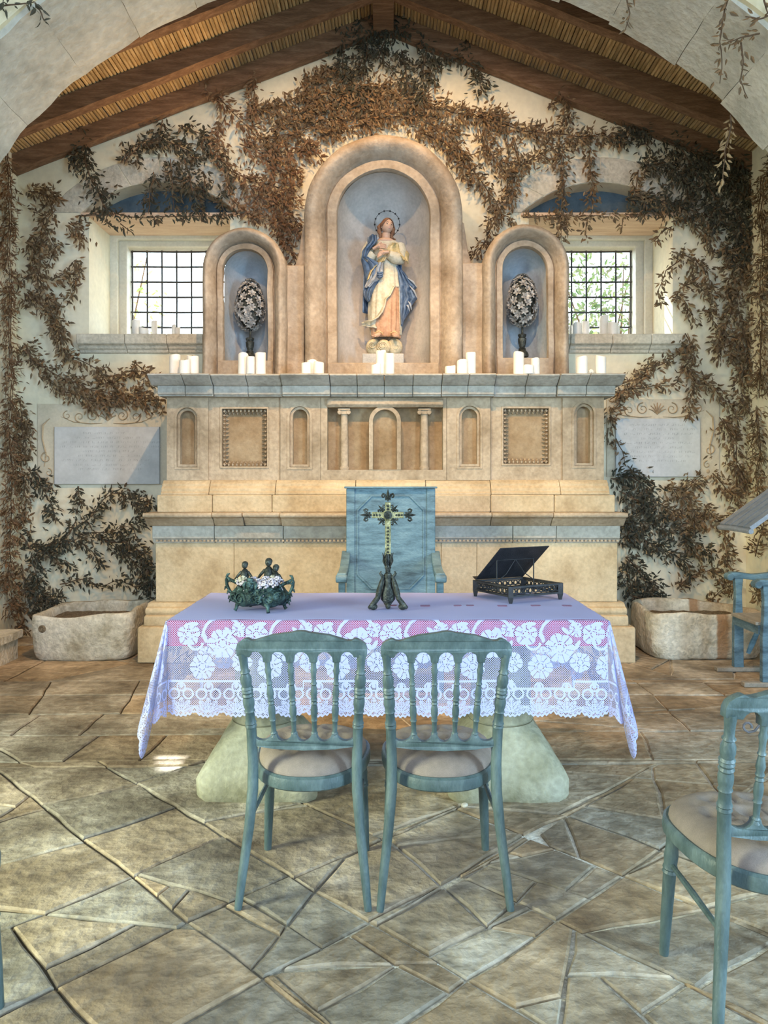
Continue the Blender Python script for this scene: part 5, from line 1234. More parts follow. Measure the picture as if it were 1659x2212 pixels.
# ================================================================ standing cross
CD = 3.45; CK = CD/F
def C_(px, py, dy=0): p = W(px, py, CD); return Vector((p.x, p.y+dy, p.z))
zt0 = TZ+.0055
cross = thing('standing_cross', 'bronze standing altar cross with fleur-de-lis ends on the lace table', 'cross', (C_(838,0).x, CD, zt0))
X0c = C_(838,0).x
st = MB()
def sq_tube(mb, pts, w, d):          # flat bar
    vs = []
    for p in pts: vs += [(p.x-w,p.y-d,p.z),(p.x+w,p.y-d,p.z),(p.x+w,p.y+d,p.z),(p.x-w,p.y+d,p.z)]
    k = len(pts); mb.add(vs, [(4*i+j,4*i+(j+1)%4,4*i+4+(j+1)%4,4*i+4+j) for i in range(k-1) for j in range(4)]+[(0,3,2,1),(4*k-4,4*k-3,4*k-2,4*k-1)])
sq_tube(st, [C_(838,1200),C_(838,1085)], .0135, .006)
build('shaft', st, M['brass'], cross, smooth=0, bev=(.002,1))
ar = MB(); z = C_(0,1112.5).z; ar.box(C_(803,0).x, C_(872,0).x, CD-.006, CD+.006, z-.0145, z+.0145)
build('cross_arm', ar, M['brass'], cross, smooth=0, bev=(.002,1))
orn = MB()
for i in range(9): 
    zz = C_(0,1140+i*7.5).z; orn.ell((X0c,CD-.007,zz), .006,.003,.005, 6, 4)
for px in (808,814,820,856,862,868): orn.ell((C_(px,0).x,CD-.007,z), .005,.003,.006, 6, 4)
for zz in (1093,1100): orn.ell((X0c,CD-.007,C_(0,zz).z), .007,.003,.006,6,4)
build('relief_ornament', orn, M['darkmetal'], cross, smooth=60)
rg = MB(); rg.lathe([(.0245,-.010),(.026,-.006),(.026,.006),(.020,.010),(.017,.004),(.0165,-.008)], 24, (X0c,CD,z), Matrix.Rotation(PI/2,3,'X'), cap=False)
md = build('medallion', rg, M['brass'], cross, smooth=50)
ros = MB(); ros.lathe([(.021,-.002),(.021,.004),(.001,.004)], 20, (X0c,CD-.004,z), Matrix.Rotation(PI/2,3,'X'))
for i in range(6): a = i*PI/3; ros.ell((X0c+.010*math.cos(a),CD-.011,z+.010*math.sin(a)), .0055,.003,.0055, 6, 4)
ros.ell((X0c,CD-.012,z), .004,.004,.004, 6, 4)
build('rosette', ros, M['darkmetal'], cross, smooth=60)
def fleur(c, ang, s):
    """fleur-de-lis pointing along ang (0 = +x)"""
    mb = MB(); ca, sa = math.cos(ang), math.sin(ang)
    def q(x, y_, d=0): return (c.x+(x*ca-y_*sa)*s, CD+d*s, c.z+(x*sa+y_*ca)*s)
    mb.tube([q(0,0),q(.3,0),q(.62,0),q(.85,0),q(1.15,0)], [.14*s,.13*s,.26*s,.17*s,.02*s], 8, squash=.55)
    for g in (-1,1):
        mb.tube([q(.12,.0*g),q(.35,.16*g),q(.62,.30*g),q(.70,.46*g),q(.55,.56*g),q(.38,.50*g),q(.36,.38*g),q(.46,.36*g)], [v*s for v in (.11,.16,.18,.17,.15,.12,.10,.08)], 7, squash=.6)
    mb.tube([q(.18,-.28),q(.2,0),q(.18,.28)], .085*s, 7)
    return mb
S = .050
for c, a in ((C_(838,1083),PI/2),(C_(873,1112.5),0),(C_(803,1112.5),PI)): build('fleur_finial', fleur(c, a, S*(1.0 if a else 1.0)), M['darkmetal'], cross, smooth=60)
for a in (45,135,225,315):
    r = math.radians(a); build('ray_fleur', fleur(Vector((X0c+.022*math.cos(r),CD,z+.022*math.sin(r))), r, .037), M['darkmetal'], cross, smooth=60)
stem = MB().lathe([(.016,zt0+.165),(.0165,C_(0,1265).z),(.012,C_(0,1263).z),(.0115,C_(0,1230).z),(.014,C_(0,1228).z),(.0165,C_(0,1226).z),(.013,C_(0,1224).z),(.0115,C_(0,1220).z),(.018,C_(0,1215).z),(.019,C_(0,1208).z),(.014,C_(0,1200).z),(.012,C_(0,1196).z)], 18, (X0c,CD,0))
build('stem', stem, M['darkmetal'], cross, smooth=45)
lv = MB()
for i in range(6):
    a = i*PI/3+.2; d_ = Vector((math.cos(a),math.sin(a),0)); o_ = Vector((X0c,CD,0))
    lv.tube([o_+d_*.012+Vector((0,0,C_(0,1224).z)), o_+d_*.022+Vector((0,0,C_(0,1212).z)), o_+d_*.020+Vector((0,0,C_(0,1202).z)), o_+d_*.026+Vector((0,0,C_(0,1194).z))], [.004,.009,.007,.003], 7, squash=.5)
build('leaf_collar', lv, M['darkmetal'], stem and cross, smooth=60)
bs = MB().lathe([(.004,zt0+.03),(.02,zt0+.028),(.034,zt0+.045),(.033,zt0+.07),(.024,zt0+.10),(.018,zt0+.13),(.02,zt0+.145),(.022,zt0+.15),(.016,zt0+.165)], 18, (X0c,CD,0))
bs.ell((X0c,CD-.02,zt0+.016),.012,.012,.015,10,7)
build('base', bs, M['darkmetal'], cross, smooth=45)
for an in (205, 335, 90):
    a = math.radians(an); d_ = Vector((math.cos(a),math.sin(a),0)); o_ = Vector((X0c,CD,zt0))
    mb = MB(); mb.tube([o_+d_*.022+Vector((0,0,.155)), o_+d_*.034+Vector((0,0,.125)), o_+d_*.046+Vector((0,0,.085)), o_+d_*.052+Vector((0,0,.055)), o_+d_*.075+Vector((0,0,.028)), o_+d_*.098+Vector((0,0,.010))], [.008,.013,.017,.016,.017,.009], 10, squash=.8)
    mb.ell(o_+d_*.075+Vector((0,0,.016)), .02,.016,.016, 10, 7)
    mb.tube([o_+d_*.026+Vector((0,0,.15)), o_+d_*.040+Vector((0,0,.168)), o_+d_*.034+Vector((0,0,.178))], [.008,.006,.003], 7)
    build('lion_foot', mb, M['darkmetal'], cross, smooth=60)

# ================================================================ bronze jardiniere with putti
JD = 3.42; JK = JD/F
def J_(px, py, dy=0): p = W(px, py, JD); return Vector((p.x, p.y+dy, p.z))
jx = J_(562,0).x; jz = zt0
jar = thing('jardiniere', 'verdigris bronze jardiniere with cherubs and scroll handles on the lace table', 'planter', (jx, JD, jz))
RJ = math.radians(-10)
def jl(x, y_, z): return Vector((jx + x*math.cos(RJ)-y_*math.sin(RJ), JD + x*math.sin(RJ)+y_*math.cos(RJ), jz+z))
n = 48; prof = [(.080,.028),(.112,.030),(.128,.042),(.136,.060),(.132,.078),(.116,.092),(.104,.104),(.106,.115),(.112,.118),(.102,.116),(.096,.095)]
vs = []
for r, z in prof:
    for j in range(n):
        a = 2*PI*j/n; c, s = math.cos(a), math.sin(a); e = 2.4; q = (abs(c)**e+abs(s)**e)**(-1/e)
        f = 1+.05*math.sin(6*a)*(1 if z < .095 else .4)+.025*math.sin(13*a+z*90); zz = z+(.010*math.sin(4*a+.6) if z > .1 else 0) - (.008*math.sin(5*a) if z < .035 else 0)
        vs.append(jl(r*q*c*f, r*.62*q*s*f, zz))
bowl = MB().add(vs, [(i*n+j,i*n+(j+1)%n,(i+1)*n+(j+1)%n,(i+1)*n+j) for i in range(len(prof)-1) for j in range(n)]+[tuple(range(n))[::-1],tuple((len(prof)-1)*n+j for j in range(n))])
build('bowl', bowl, M['bronze'], jar, smooth=60)
rel = MB()
def spir(cx, cz, r0, turns, a0, dn, w0):
    pts_ = []; rs = []
    for i in range(22):
        f = i/21; a = a0+dn*f*turns*2*PI; r = r0*(1-.8*f); x, z = cx+r*math.cos(a), cz+r*math.sin(a)
        yy = -.62*.137*math.sqrt(max(.05, 1-(abs(x)/.142)**2.4))*(1-.8*((z-.062)/.07)**2) - .003
        pts_.append(jl(x, yy, z)); rs.append(w0*(1-.5*f))
    rel.tube(pts_, rs, 6)
for cx, cz, r0, a0, dn in ((-.07,.062,.030,0,1),(.062,.062,.034,PI,-1),(.0,.06,.02,1,1),(-.02,.095,.016,2,-1),(.03,.092,.016,0,1),(.105,.07,.022,1,1),(-.11,.065,.02,2,-1),(.02,.05,.014,0,1)): spir(cx,cz,r0,1.5,a0,dn,.0045)
build('scroll_relief', rel, M['bronze'], jar, smooth=60)
for x, y_ in ((-.095,-.045),(.062,-.075),(.105,.03),(-.07,.07)):
    p = jl(x,y_,0); d_ = (p - Vector((jx,JD,jz)));  d_.z = 0; d_.normalize()
    mb = MB(); mb.tube([p-d_*.02+Vector((0,0,.045)), p+Vector((0,0,.028)), p+d_*.004+Vector((0,0,.012)), p+d_*.010+Vector((0,0,.004))], [.014,.010,.007,.009], 8); build('foot', mb, M['bronze'], jar, smooth=60)
for s in (-1,1):
    mb = MB()
    P_ = [(.100,.115),(.125,.128),(.148,.138),(.163,.150),(.165,.135),(.162,.112),(.150,.088),(.134,.072)]
    mb.tube([jl(s*x,-.02 if s>0 else .0,z) for x,z in P_], [.007,.008,.008,.006,.008,.008,.007,.005], 8)
    mb.tube([jl(s*.163,-.02 if s>0 else 0,.148),jl(s*.158,-.02 if s>0 else 0,.162),jl(s*.148,-.02 if s>0 else 0,.165)], [.007,.006,.003], 7)
    for q,(x,z) in enumerate(((.128,.133),(.150,.128),(.158,.098),(.146,.078),(.14,.055),(.135,.04))): mb.tube([jl(s*x,-.02 if s>0 else 0,z),jl(s*(x+.012),-.03 if s>0 else 0,z+.004),jl(s*(x+.016),-.025 if s>0 else 0,z-.009)], [.005,.006,.002], 6)
    build('scroll_handle', mb, M['bronze'], jar, smooth=60)
def putto(x, y_, z, s, lean):
    mb = MB(); mb.tube([jl(x,y_,z),jl(x+lean*.2,y_,z+.022*s),jl(x+lean*.4,y_,z+.042*s),jl(x+lean*.5,y_,z+.052*s)], [.016*s,.017*s,.015*s,.007*s], 10)
    mb.ell(jl(x+lean*.6,y_-.002,z+.066*s), .0125*s,.0125*s,.014*s, 12, 9); mb.ell(jl(x+lean*.6,y_+.003,z+.071*s), .0135*s,.013*s,.012*s, 10, 7)
    mb.ell(jl(x+lean*.6,y_-.014*s,z+.065*s), .003*s,.003*s,.003*s, 5, 4)
    for g in (-1,1): mb.tube([jl(x+lean*.4+g*.013*s,y_,z+.040*s),jl(x+g*.026*s,y_-.004,z+.026*s),jl(x+g*.040*s,y_-.006,z+.008*s)], [.0065*s,.0055*s,.004*s], 7)
    build('cherub', mb, M['darkmetal'], jar, smooth=60)
putto(-.088,.035,.125,1.15,.0); putto(.022,.055,.128,1.3,.0); putto(.056,.05,.112,1.15,.005)
mk = MB(); c = jl(-.022,-.072,.125); mk.ell(c,.022,.014,.026,12,9); mk.ell(c+Vector((0,-.010,-.004)),.006,.008,.008,8,5)
for g in (-1,1): mk.ell(c+Vector((g*.009,-.011,.006)),.006,.005,.005,7,5); mk.tube([c+Vector((g*.018,0,.015)),c+Vector((g*.028,-.004,.0)),c+Vector((g*.024,-.004,-.02))],[.007,.009,.005],7)
mk.ell(c+Vector((0,-.004,.024)),.018,.012,.010,10,6); mk.ell(c+Vector((0,-.010,-.022)),.010,.006,.008,8,5)
build('face_mask', mk, M['bronze'], jar, smooth=60)
# dried blossom heads lying in the bowl
rr = random.Random(2)
def floret(seed):
    mb = MB(); q = random.Random(seed)
    for i in range(34):
        a, b = q.uniform(0,2*PI), math.acos(q.uniform(-.3,1)); r = .0165
        p = Vector((r*math.sin(b)*math.cos(a), r*math.sin(b)*math.sin(a), r*.8*math.cos(b))); s = q.uniform(.0035,.0058); mb.ell(p, s, s, s*.9, 6, 4)
    mb.tube([(0,0,.004),(.003,0,-.02),(.004,.002,-.036)], .0015, 5); return mb
fm = None
fl_spots = [(-.088,-.035,.128,0),(-.066,-.046,.146,1),(-.10,-.005,.134,1),(-.055,-.052,.122,0),(.006,-.03,.134,0),(.02,-.055,.122,0),(.045,-.048,.128,0),(.068,-.036,.138,0),(.088,-.022,.145,0),(.06,-.01,.142,1),(.035,-.015,.140,0),(.095,.0,.128,0),(.078,-.045,.122,0),(-.03,.0,.135,0),(.04,-.06,.113,0)]
pos_words = ['cream dried blossom head by the left handle, low','cream dried blossom head beneath the left cherub','cream dried blossom head at the far left rim','lilac dried blossom head left of the face mask','lilac dried blossom head right of the face mask','lilac dried blossom head drooping at the bowl front centre','lilac dried blossom head right of centre at the front rim','lilac dried blossom head below the seated cherub pair','topmost lilac dried blossom head by the right handle','pale dried blossom head under the crouching cherub','lilac dried blossom head in the middle of the heap','lilac dried blossom head furthest right over the rim','lilac dried blossom head low at the front right rim','lilac dried blossom head behind the face mask','small lilac dried blossom head hanging over the front lip']
fmesh = {}
for i, (x, y_, z, k) in enumerate(fl_spots):
    if k not in fmesh:
        o = build('dried_blossom', floret(3+k), M['dried_cream' if k else 'dried'], smooth=70, local=True); fmesh[k] = o.data
    else: o = bpy.data.objects.new('dried_blossom', fmesh[k]); COL.objects.link(o)
    o.location = jl(x,y_,z); o.rotation_euler = (rr.uniform(-.5,.5), rr.uniform(-.5,.5), rr.uniform(0,6)); s = rr.uniform(.9,1.2); o.scale = (s,s,s)
    tag(o, pos_words[i], 'flower', 'dried blossoms in the jardiniere')

# ================================================================ iron book stand
A0, B0, C0 = Vector((wx(1027,3.83),3.83)), Vector((wx(1103,3.6),3.60)), Vector((wx(1210,3.73),3.73)); D0 = A0 + C0 - B0
bk = thing('book_stand', 'black iron book stand with tilted plate on the right of the lace table', 'stand', ((B0.x+D0.x)/2, (B0.y+D0.y)/2, zt0))
zl, zu = zt0+.030, zt0+.083
corners = [A0,B0,C0,D0]
for p in corners:
    mb = MB(); c = Vector((p.x,p.y,0)); q0, q1, q2 = .007, .0125, .0135
    mb.hexa([c+Vector((sx*q0,sy*q0,zt0)) for sx,sy in ((-1,-1),(1,-1),(1,1),(-1,1))],[c+Vector((sx*q1,sy*q1,zl)) for sx,sy in ((-1,-1),(1,-1),(1,1),(-1,1))])
    mb.box(c.x-q1,c.x+q1,c.y-q1,c.y+q1,zl,zu); build('leg', mb, M['iron'], bk, smooth=0)
for i in range(4):
    p, q = corners[i], corners[(i+1)%4]; d_ = (q-p); Ls = d_.length; d_ /= Ls; nr = Vector((-d_.y,d_.x))*.006
    def bar(z0_, z1_, w=1.0):
        a, b = p, q; e = nr*w
        return MB().hexa([(a.x-e.x,a.y-e.y,z0_),(b.x-e.x,b.y-e.y,z0_),(b.x+e.x,b.y+e.y,z0_),(a.x+e.x,a.y+e.y,z0_)],[(a.x-e.x,a.y-e.y,z1_),(b.x-e.x,b.y-e.y,z1_),(b.x+e.x,b.y+e.y,z1_),(a.x+e.x,a.y+e.y,z1_)])
    build('lower_rail', bar(zl, zl+.010, 1.5), M['iron'], bk, smooth=0); build('upper_rail', bar(zu-.009, zu, 1.5), M['iron'], bk, smooth=0)
    fr = MB(); m = 9
    for j in range(m):
        c = p + d_*(Ls*(j+.5)/m); cz = (zl+zu)/2; pts_ = []
        for a in range(13): an = 2*PI*a/12; pts_.append((c.x+d_.x*.0105*math.cos(an), c.y+d_.y*.0105*math.cos(an), cz+.0125*math.sin(an)))
        fr.tube(pts_, .0032, 5, cap=False)
        fr.ell((p.x+d_.x*Ls*j/m, p.y+d_.y*Ls*j/m, cz), .005,.005,.007, 6, 4)
    for zz in (zl+.017, zu-.014): fr.tube([(p.x,p.y,zz),((p.x+q.x)/2,(p.y+q.y)/2,zz),(q.x,q.y,zz)], .003, 5)
    tag(build('pierced_gallery', fr, M['iron'], bk, smooth=60), kind='stuff')
# tilted plate hinged along the far left side (A-D), rising towards the near right
hd_ = (A0-D0).normalized(); up = (B0-A0).normalized()
ang = math.radians(42); Lp = .265
a3 = Vector((A0.x,A0.y,zu+.002)); d3 = Vector((D0.x,D0.y,zu+.002)); v3 = Vector((up.x*math.cos(ang), up.y*math.cos(ang), math.sin(ang)))
nn = Vector((-up.x*math.sin(ang), -up.y*math.sin(ang), math.cos(ang)))*.004
mb = MB().hexa([a3,d3,d3+v3*Lp,a3+v3*Lp],[a3+nn,d3+nn,d3+v3*Lp+nn,a3+v3*Lp+nn]); build('tilted_plate', mb, M['iron'], bk, smooth=0, bev=(.001,1))
ov = Vector((-up.x,-up.y,0)).normalized()*.022+Vector((0,0,.012))
build('book_lip', MB().hexa([a3,d3,d3+ov,a3+ov],[a3+nn,d3+nn,d3+ov+nn,a3+ov+nn]), M['iron'], bk, smooth=0)
pr = []
for e3, f in ((a3,.12),(d3,.12)):
    top = e3.lerp(d3 if e3 is a3 else a3, f) + v3*Lp*.62; bot = Vector((top.x,top.y,zl+.01)); build('prop', MB().tube([bot,(bot+top)/2,top], .0035, 6), M['iron'], bk); pr.append((top,bot))
build('cross_rod', MB().tube([pr[0][0],(pr[0][0]+pr[1][0])/2,pr[1][0]], .003, 6), M['iron'], bk)
for i in (0,1): build('brace', MB().tube([(pr[0][0]+pr[1][0])/2, ((pr[0][0]+pr[1][0])/2+pr[i][1])/2+Vector((0,0,.005)), pr[i][1]+Vector((0,0,.045))], .0026, 6), M['iron'], bk)

pb = MB().ell((0,0,.009), .016,.012,.010, 10, 7); pb.v = [tuple(Vector(v)+noise.noise_vector(Vector(v)*60)*.002) for v in pb.v]
p_ = build('pebble', pb, M['trough'], smooth=60); q_ = fl(1003,1745); p_.location = (q_[0], q_[1], .003)
tag(p_, 'small pale pebble on the floor just in front of the right pedestal base', 'stone')
# ================================================================ dried climbing vines
def leaf_batch(pts, size, rr, droop=.5, n=(0,-1,0)):
    """pts: list of (pos, dir) ; two-quad folded leaves"""
    vs = []; fs = []
    for p, d in pts:
        L = size*rr.uniform(.65,1.35); w = L*rr.uniform(.13,.20); d = (d + Vector((rr.gauss(0,.7), rr.gauss(0,.4), rr.gauss(0,.7)-droop*.35))).normalized()
        s = d.cross(Vector((rr.gauss(0,.5)+n[0], n[1], rr.gauss(0,.5)+n[2]))); s = s.normalized() if s.length > 1e-3 else Vector((1,0,0)); u = d.cross(s)
        bend = L*rr.uniform(-.16,.16); f_ = u*w*.4; o = len(vs)
        m1, m2 = p+d*L*.30+u*bend*.7, p+d*L*.66+u*bend*.8
        vs += [p, m1+s*w+f_, m1, m1-s*w+f_, m2+s*w*.72+f_, m2, m2-s*w*.72+f_, p+d*L]
        fs += [(o,o+2,o+1),(o,o+3,o+2),(o+1,o+2,o+5,o+4),(o+2,o+3,o+6,o+5),(o+4,o+5,o+7),(o+5,o+6,o+7)]
    return vs, fs
def vine(label, strands, matk, d0=6.56, spread=1.0, size=.049, dens=1.0, seed=1, mapf=None, off=(.01,.10), nrm=(0,-1,0), group='dried vines climbing the chapel walls', name='climbing_vine', parts=False):
    rr = random.Random(seed); tw0 = mapf; mapf = mapf or (lambda px,py,o: W(px,py,d0-o))
    tw = []
    for w, pl in strands:                      # short side shoots
        for i in range(len(pl)-1):
            a, b = Vector(pl[i]), Vector(pl[i+1]); ln = (b-a).length
            for _ in range(int(ln/(34 if w > 10 else 60)+rr.random())):
                q = a.lerp(b, rr.random()); an = math.atan2((b-a).y,(b-a).x) + rr.choice((-1,1))*rr.uniform(.4,1.5); l_ = rr.uniform(.9,2.0)*min(w,22)
                e1 = q + Vector((math.cos(an),math.sin(an)))*l_*.6; e2 = e1 + Vector((math.cos(an+rr.uniform(-.8,.8)),math.sin(an+rr.uniform(-.8,.8))+.5))*l_*.6
                if 24 < e2.x < 1634 or tw0: tw.append((6,[tuple(q),tuple(e1),tuple(e2)]))
    if not parts: strands = strands + tw
    first = strands[0][1][0]; t = thing(name, label, 'vine', tuple(mapf(first[0],first[1],0)), 0, group)
    stem = MB(); lv, lf = [], []
    for w, pl in strands:
        P_ = [Vector((a,b)) for a,b in pl]; sp = []
        for i in range(len(P_)-1):
            k = max(2,int((P_[i+1]-P_[i]).length/14))
            for j in range(k):
                q = P_[i].lerp(P_[i+1], j/k); sp.append(q + Vector((noise.noise(Vector((q.x*.03,q.y*.03,seed)))*5, noise.noise(Vector((q.x*.03,q.y*.03,seed+9)))*5)))
        sp.append(P_[-1]); o = rr.uniform(.02,.05)
        for ns in range(2 if w > 15 else 1):
            dx = rr.uniform(-.4,.4)*w if ns else 0
            stem.tube([mapf(q.x+dx, q.y+(dx if ns else 0)*.3, o+.012*math.sin(i*.7)) for i,q in enumerate(sp)], [.0055*(1-.6*i/len(sp)) for i in range(len(sp))], 5)
        pts = []
        for i in range(len(sp)-1):
            a, b = sp[i], sp[i+1]; ln = (b-a).length; cnt = ln*w*.070*dens*rr.uniform(.55,1.45); cnt = int(cnt)+(1 if rr.random() < cnt % 1 else 0)
            tg = (mapf(b.x,b.y,0)-mapf(a.x,a.y,0)); tg = tg.normalized() if tg.length > 1e-6 else Vector((0,0,-1))
            for _ in range(cnt):
                q = a.lerp(b, rr.random()); g = rr.gauss(0,.46 if rr.random() < .8 else .9)*w*spread; nr = Vector((-(b-a).y,(b-a).x)).normalized(); q = q + nr*g + Vector((rr.gauss(0,3),rr.gauss(0,3)))
                pts.append((mapf(q.x,q.y,rr.uniform(*off)), tg*.6+Vector((0,0,-.25))+Vector((nr.x,0,-nr.y))*(1 if g > 0 else -1)*.7))
        vs, fs = leaf_batch(pts, size, rr, n=nrm)
        if parts:
            for i in range(len(vs)//8):
                build('leaf', MB().add(vs[8*i:8*i+8], [tuple(q-8*i for q in f) for f in fs[6*i:6*i+6]]), M[matk], t, recalc=False)
        else:
            o_ = len(lv); lv += vs; lf += [tuple(i+o_ for i in f) for f in fs]
    if lv: tag(build('foliage', MB().add(lv, lf), M[matk], t, recalc=False, smooth=80), kind='stuff')
    build('stem', stem, M['bark'], t)
    return t
vine('thick dried vine hanging below the ridge beam at the top of the gable', [
 (14,[(738,55),(740,150),(735,230)]),(20,[(790,55),(778,150),(790,235)]),(38,[(845,40),(830,90),(815,130)]),(16,[(868,110),(880,180),(900,240)]),(12,[(922,80),(915,160),(910,220)]),
 (16,[(950,118),(1000,125),(1030,150),(1045,200)]),(14,[(935,120),(930,180)]),(22,[(760,60),(840,55),(890,70)]),(14,[(1010,70),(1020,95),(1000,100)]),(16,[(745,55),(780,50)])], 'leaf_dark', seed=2, dens=1.05)
vine('dense brown vine arching just above the central niche', [
 (24,[(600,262),(650,242),(700,236),(780,222),(850,214),(920,226),(980,244),(1040,254),(1100,262)]),(26,[(560,302),(620,290),(690,262),(760,254),(840,252),(910,262),(960,280),(990,312)]),
 (18,[(540,240),(600,230),(650,205),(720,165)]),(12,[(650,172),(690,160),(720,142)]),(20,[(650,250),(700,205),(790,190),(860,195)]),(16,[(690,300),(740,280),(800,270)]),(16,[(900,285),(950,300),(985,330)])], 'leaf', seed=3, dens=1.0)
vine('brown vine spreading left of the central niche above the left small niche', [
 (15,[(470,205),(500,240),(530,270),(560,300)]),(13,[(490,248),(470,290),(470,340)]),(12,[(415,145),(440,180),(470,205)]),(11,[(545,130),(545,190),(540,250)]),
 (22,[(470,345),(500,370),(540,390),(590,402),(630,420)]),(20,[(560,340),(600,368),(645,380)]),(22,[(520,312),(580,330),(650,330),(690,318)]),(14,[(540,400),(560,440),(545,482)]),
 (14,[(590,420),(600,480),(622,530)]),(12,[(600,470),(626,540),(640,572)]),(13,[(500,430),(540,466),(580,480)]),(16,[(610,440),(640,480),(635,520)]),(12,[(560,430),(610,420),(650,440)])], 'leaf_red', seed=4, dens=1.0)
vine('brown vine spreading right of the central niche down towards the right small niche', [
 (17,[(985,310),(1010,350),(1040,392),(1068,430),(1080,460)]),(12,[(1000,330),(1000,382)]),(18,[(1040,250),(1090,270),(1140,285),(1200,292),(1260,296),(1310,292),(1345,312)]),
 (18,[(1040,280),(1060,330),(1090,372),(1110,402),(1090,440)]),(16,[(1110,300),(1122,350),(1110,392)]),(12,[(1212,185),(1230,232),(1222,275)]),(12,[(1080,456),(1060,490),(1048,522),(1020,558)]),(14,[(1095,372),(1150,342),(1200,322),(1250,312)]),(8,[(1185,225),(1215,218),(1235,225)])], 'leaf', seed=5, dens=1.0)
vine('vine tendrils hanging across the recess over the right window', [
 (11,[(1215,330),(1216,400),(1210,482),(1212,525)]),(10,[(1275,330),(1278,400),(1280,452)]),(8,[(1378,368),(1372,432)]),(6,[(1130,470),(1200,466),(1280,466),(1350,462),(1440,462)]),(4,[(1270,470),(1265,510)]),(4,[(1345,470),(1342,500)])], 'leaf', d0=6.55, seed=6, off=(-.01,.07), dens=1.2)
vine('dark thick vine in the upper right corner under the roof', [
 (20,[(1340,312),(1362,272),(1402,282),(1392,312)]),(22,[(1390,372),(1430,350),(1470,382),(1490,432)]),(34,[(1430,300),(1470,320),(1500,372),(1540,420),(1560,482)]),(24,[(1590,330),(1612,420),(1596,500),(1580,562)]),
 (20,[(1390,420),(1440,440),(1490,455),(1560,478)]),(14,[(1350,432),(1400,442)]),(28,[(1500,330),(1560,360),(1600,420)]),(20,[(1620,400),(1635,480),(1630,560)])], 'leaf_dark', seed=7, dens=1.1)
vine('russet vine strands beside the right window reveal', [
 (13,[(1450,480),(1490,470),(1530,510),(1540,545)]),(6,[(1452,490),(1430,500),(1412,522)]),(13,[(1450,542),(1500,560),(1530,590),(1532,622)]),(7,[(1470,560),(1440,585),(1422,630),(1425,660)]),(13,[(1472,622),(1502,612),(1532,642),(1540,692)]),(12,[(1450,642),(1480,652),(1502,702)]),
 (15,[(1600,482),(1612,560),(1590,640),(1602,702)]),(15,[(1560,522),(1590,562),(1570,622),(1580,682),(1560,722),(1540,762)]),(17,[(1625,500),(1628,600),(1632,700),(1628,800)]),(13,[(1480,722),(1500,762),(1490,802)]),(13,[(1540,692),(1570,732),(1600,792)])], 'leaf', seed=8, dens=1.0)
vine('vine above the right memorial tablet', [
 (12,[(1380,800),(1420,790),(1460,770),(1492,740)]),(12,[(1340,832),(1380,815),(1422,787)]),(11,[(1318,862),(1350,842),(1400,836),(1452,832)]),(15,[(1480,792),(1510,830),(1540,832),(1560,862),(1600,882)]),(17,[(1600,702),(1615,762),(1600,832),(1612,892)]),
 (10,[(1318,895),(1338,872),(1350,842)]),(11,[(1500,830),(1490,872),(1500,902)]),(10,[(1318,880),(1320,922)]),(6,[(1330,945),(1345,975),(1350,1002)]),(8,[(1313,925),(1312,962)])], 'leaf', seed=9, dens=1.0)
vine('dark leafy vine at the right foot of the altar', [
 (22,[(1325,1036),(1370,1032),(1400,1052),(1420,1092),(1430,1122)]),(16,[(1342,1062),(1380,1082),(1412,1112)]),(16,[(1345,1132),(1400,1132),(1460,1152),(1500,1172),(1540,1192)]),(18,[(1350,1162),(1380,1162),(1420,1182),(1460,1202),(1490,1222)]),
 (26,[(1352,1202),(1380,1232),(1400,1272),(1420,1300)]),(20,[(1352,1252),(1362,1286),(1400,1298),(1440,1298)]),(18,[(1345,1100),(1360,1130),(1350,1180)])], 'leaf_dark', seed=10, dens=1.15, size=.05)
vine('brown vine between the right trough and the right side wall', [
 (18,[(1440,1052),(1480,1062),(1500,1042),(1520,1027)]),(14,[(1450,1072),(1490,1082),(1500,1112),(1490,1152)]),(15,[(1540,1022),(1570,1062),(1600,1092),(1590,1112)]),(26,[(1560,902),(1590,952),(1590,1012),(1615,1052)]),
 (12,[(1500,1112),(1490,1152),(1500,1202)]),(12,[(1520,1092),(1560,1132),(1570,1182),(1580,1222)]),(11,[(1462,1272),(1490,1242),(1530,1232),(1570,1252)]),(11,[(1530,1298),(1545,1288),(1570,1268)]),(14,[(1430,1090),(1470,1110),(1520,1120)]),(10,[(1560,1200),(1585,1240),(1580,1290)])], 'leaf', seed=11, dens=1.0, size=.048)
vine('vine draped under the left rafters above the left window recess', [
 (14,[(170,265),(182,310),(175,342)]),(20,[(150,332),(180,342),(202,392),(222,442),(242,466)]),(20,[(270,352),(300,312),(350,302),(400,322),(420,352)]),(13,[(352,258),(340,302)]),(11,[(330,372),(325,422),(320,462)]),(13,[(370,342),(372,402),(375,452)]),
 (16,[(400,342),(415,402),(430,442),(425,462)]),(10,[(440,372),(440,422)]),(14,[(390,272),(440,292),(460,332),(490,352)]),(6,[(170,466),(250,463),(310,471),(380,467),(470,467),(520,462)]),(6,[(262,482),(285,502)]),(9,[(500,382),(480,432),(485,462)])], 'leaf_dark', d0=6.55, seed=12, off=(-.01,.08), dens=1.05)
vine('greyish vine on the wall left of the left window', [
 (18,[(60,412),(100,422),(110,452),(90,482),(110,522),(130,542)]),(12,[(100,402),(130,432)]),(13,[(150,482),(180,502),(170,532)]),(9,[(160,562),(175,592),(160,622),(150,652)]),(22,[(60,522),(90,562),(80,602),(100,642)]),(16,[(50,632),(90,662),(120,692),(135,742)]),
 (11,[(110,602),(140,592),(162,592)]),(11,[(130,692),(140,722),(130,742),(145,772)]),(11,[(100,642),(130,662),(110,692)])], 'leaf', seed=13, dens=1.0)
